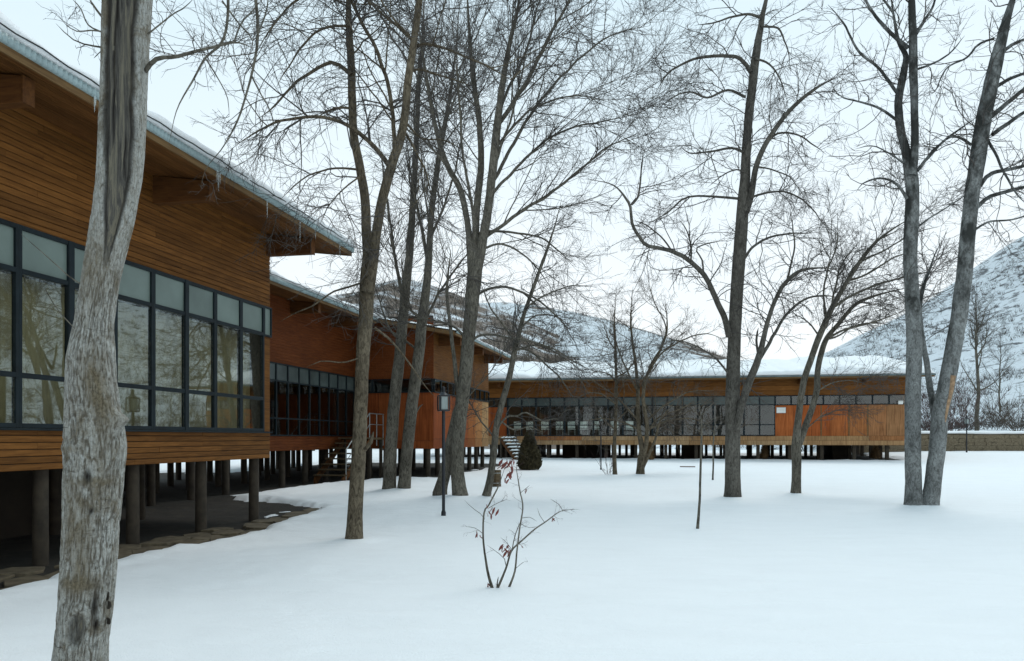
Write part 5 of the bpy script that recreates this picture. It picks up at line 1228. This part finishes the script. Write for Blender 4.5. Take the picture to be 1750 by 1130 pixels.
# ------------------------------------------------------------------ lamps, bin, stone wall, small things
def lamp(px, py, h, s, label, rz=.3):
    p = base(px, py); T = empty('lamp_post', (float(p[0]), float(p[1]), float(gs(p[0], p[1]))), rz); tag(T, label, 'lamp post', 'courtyard lamp posts')
    hl = h - .50 * s
    MB().tube([(0, 0, -.3), (0, 0, hl)], .034 * s, 12).build('pole', M['black'], T, 0, None, True)
    MB().lathe([(.05 * s, -.05), (.05 * s, .06), (.036 * s, .1)], 12).build('base_collar', M['black'], T, 0, None, True)
    ln = MB(); w = .105 * s
    ln.box(-w, w, -w, w, hl, hl + .028 * s).box(-w, w, -w, w, hl + .30 * s, hl + .325 * s).build('lantern_frame', M['black'], T, .003)
    for a in (-1, 1):
        for b in (-1, 1): MB().box(a * w * .93 - .011 * s, a * w * .93 + .011 * s, b * w * .93 - .011 * s, b * w * .93 + .011 * s, hl + .029 * s, hl + .299 * s).build('lantern_bar', M['black'], T)
    for k in range(4):
        g = MB().box(-w * .62, w * .62, -w * .80, -w * .76, hl + .035 * s, hl + .295 * s).build('lantern_pane', M['lampglass'], T); g.rotation_euler = (0, 0, k * math.pi / 2)
    MB().lathe([(w * .95, hl + .326 * s), (w * .5, hl + .37 * s), (.035 * s, hl + .39 * s), (.035 * s, hl + .49 * s), (.01 * s, hl + .50 * s)], 12).build('lantern_cap', M['black'], T, 0, None, True)
    return T
lamp(758, 881, 2.62, 1.0, 'black lamp post with square lantern, beside the broad many stemmed tree', .35)
lamp(1027, 803, 2.45, .8, 'thin black lamp post before the far glazing, left of the young tree', .1)
lamp(1652, 773, 2.35, 1.1, 'short black lamp post in front of the stone wall at far right', .2)

p_ = base(848, 832); BN = empty('litter_bin', (float(p_[0]), float(p_[1]), float(gs(p_[0], p_[1])))); tag(BN, 'round wooden slatted litter bin behind the slender leaning tree', 'bin')
sm_ = MB().box(-.045, .045, -.012, .012, -.1, .50).mesh('slat', M['deck'], .004)
for k in range(10):
    a = k * 2 * math.pi / 10; inst(sm_, 'slat', BN, (.135 * math.cos(a), .135 * math.sin(a), .0), (0, 0, a + math.pi / 2))
MB().lathe([(.118, -.1), (.118, .47), (.10, .47), (.10, .05)], 16).build('liner', M['black'], BN, 0, None, True)
for z_ in (.10, .40): MB().lathe([(.150, z_), (.153, z_ + .002), (.153, z_ + .028), (.150, z_ + .03)], 20).build('hoop', M['steel'], BN)

SW = empty('stone_wall', (24, 52.6, 0)); tag(SW, 'low brown stone retaining wall under the snow bank at right', 'wall')
MB().box(-1, 20, .06, .5, .2, 1.86).build('wall_core', M['mortar'], SW)
rw = random.Random(12); sms = []
for k in range(7):
    bm = bmesh.new(); bmesh.ops.create_cube(bm, size=1)
    for v in bm.verts: v.co += Vector((rw.uniform(-.07, .07), rw.uniform(-.05, .05), rw.uniform(-.09, .09)))
    bmesh.ops.bevel(bm, geom=list(bm.edges), offset=.1, segments=1, affect='EDGES'); me = bpy.data.meshes.new('stone'); bm.to_mesh(me); bm.free(); me.materials.append(M['stone']); sms.append(me)
z_ = .35
for c in range(6):
    hh = rw.uniform(.22, .29); x_ = -1 + rw.uniform(0, .2)
    while x_ < 20 and z_ < 1.75:
        ww = rw.uniform(.3, .62); inst(rw.choice(sms), 'stone', SW, (x_ + ww / 2, .04 + rw.uniform(-.02, .03), z_ + hh / 2), (0, 0, 0), (ww * 1.0, .16, hh * 1.0)); x_ += ww
    z_ += hh
nn = 160; xa = np.linspace(-1.2, 60, nn)
rows = [np.stack([xa, 0 * xa + y_ - .05 * (vn(xa * 1.4, 0, 0, 3) if i < 2 else 0), z0_ + .10 * fbm(xa * .7, i * .4, 0, 66, 3)], -1) for i, (y_, z0_) in enumerate(((.10, 1.80), (-.06, 1.84), (-.05, 1.92), (.15, 2.0), (.6, 2.0), (1.4, 1.95), (3.5, 2.0)))]
V = np.stack(rows, 0); ix = np.arange(len(rows) * nn).reshape(len(rows), nn)
sb = mesh_np('snow_bank', V + np.array([24, 52.6, 0]), np.stack([ix[:-1, :-1], ix[:-1, 1:], ix[1:, 1:], ix[1:, :-1]], -1).reshape(-1, 4), M['roof_snow']); tag(sb, 'snow lying along the top of the stone wall', None, None, 'structure')

wx, wy = loc2w(WING_O, WING_T, 16.62, -.035); SG = empty('wall_sign', (wx, wy, 3.14), WING_T); tag(SG, 'small blank white notice on the red wall of the far wing', 'sign')
MB().box(-.24, .24, -.012, 0, -.15, .15).build('plate', M['white'], SG, .003); MB().box(-.255, .255, -.010, .004, .151, .165).box(-.255, .255, -.010, .004, -.165, -.151).box(-.255, -.241, -.010, .004, -.15, .15).box(.241, .255, -.010, .004, -.15, .15).build('frame', M['steel'], SG)
wx, wy = loc2w(WING_O, WING_T, 22.85, -.09); FLD = empty('flood_lamp', (wx, wy, 3.52), WING_T); tag(FLD, 'small white flood lamp at the right end of the far wing', 'lamp')
MB().prism([(-.10, -.10), (-.16, .03), (-.12, .10), (.0, .06), (.0, -.05)], -.12, .12).build('housing', M['white'], FLD, .008); MB().box(-.03, .03, .0, .08, -.03, .03).build('bracket', M['steel'], FLD)
p_ = base(1175, 799); PK = MB().box(-.34, .34, -.05, .05, .02, .055).build('loose_plank', M['beam'], None, .006); PK.location = (p_[0], p_[1], float(gs(p_[0], p_[1])) + .0); PK.rotation_euler = (.02, .01, -.1); tag(PK, 'short dark plank lying on the snow in mid courtyard', 'plank')
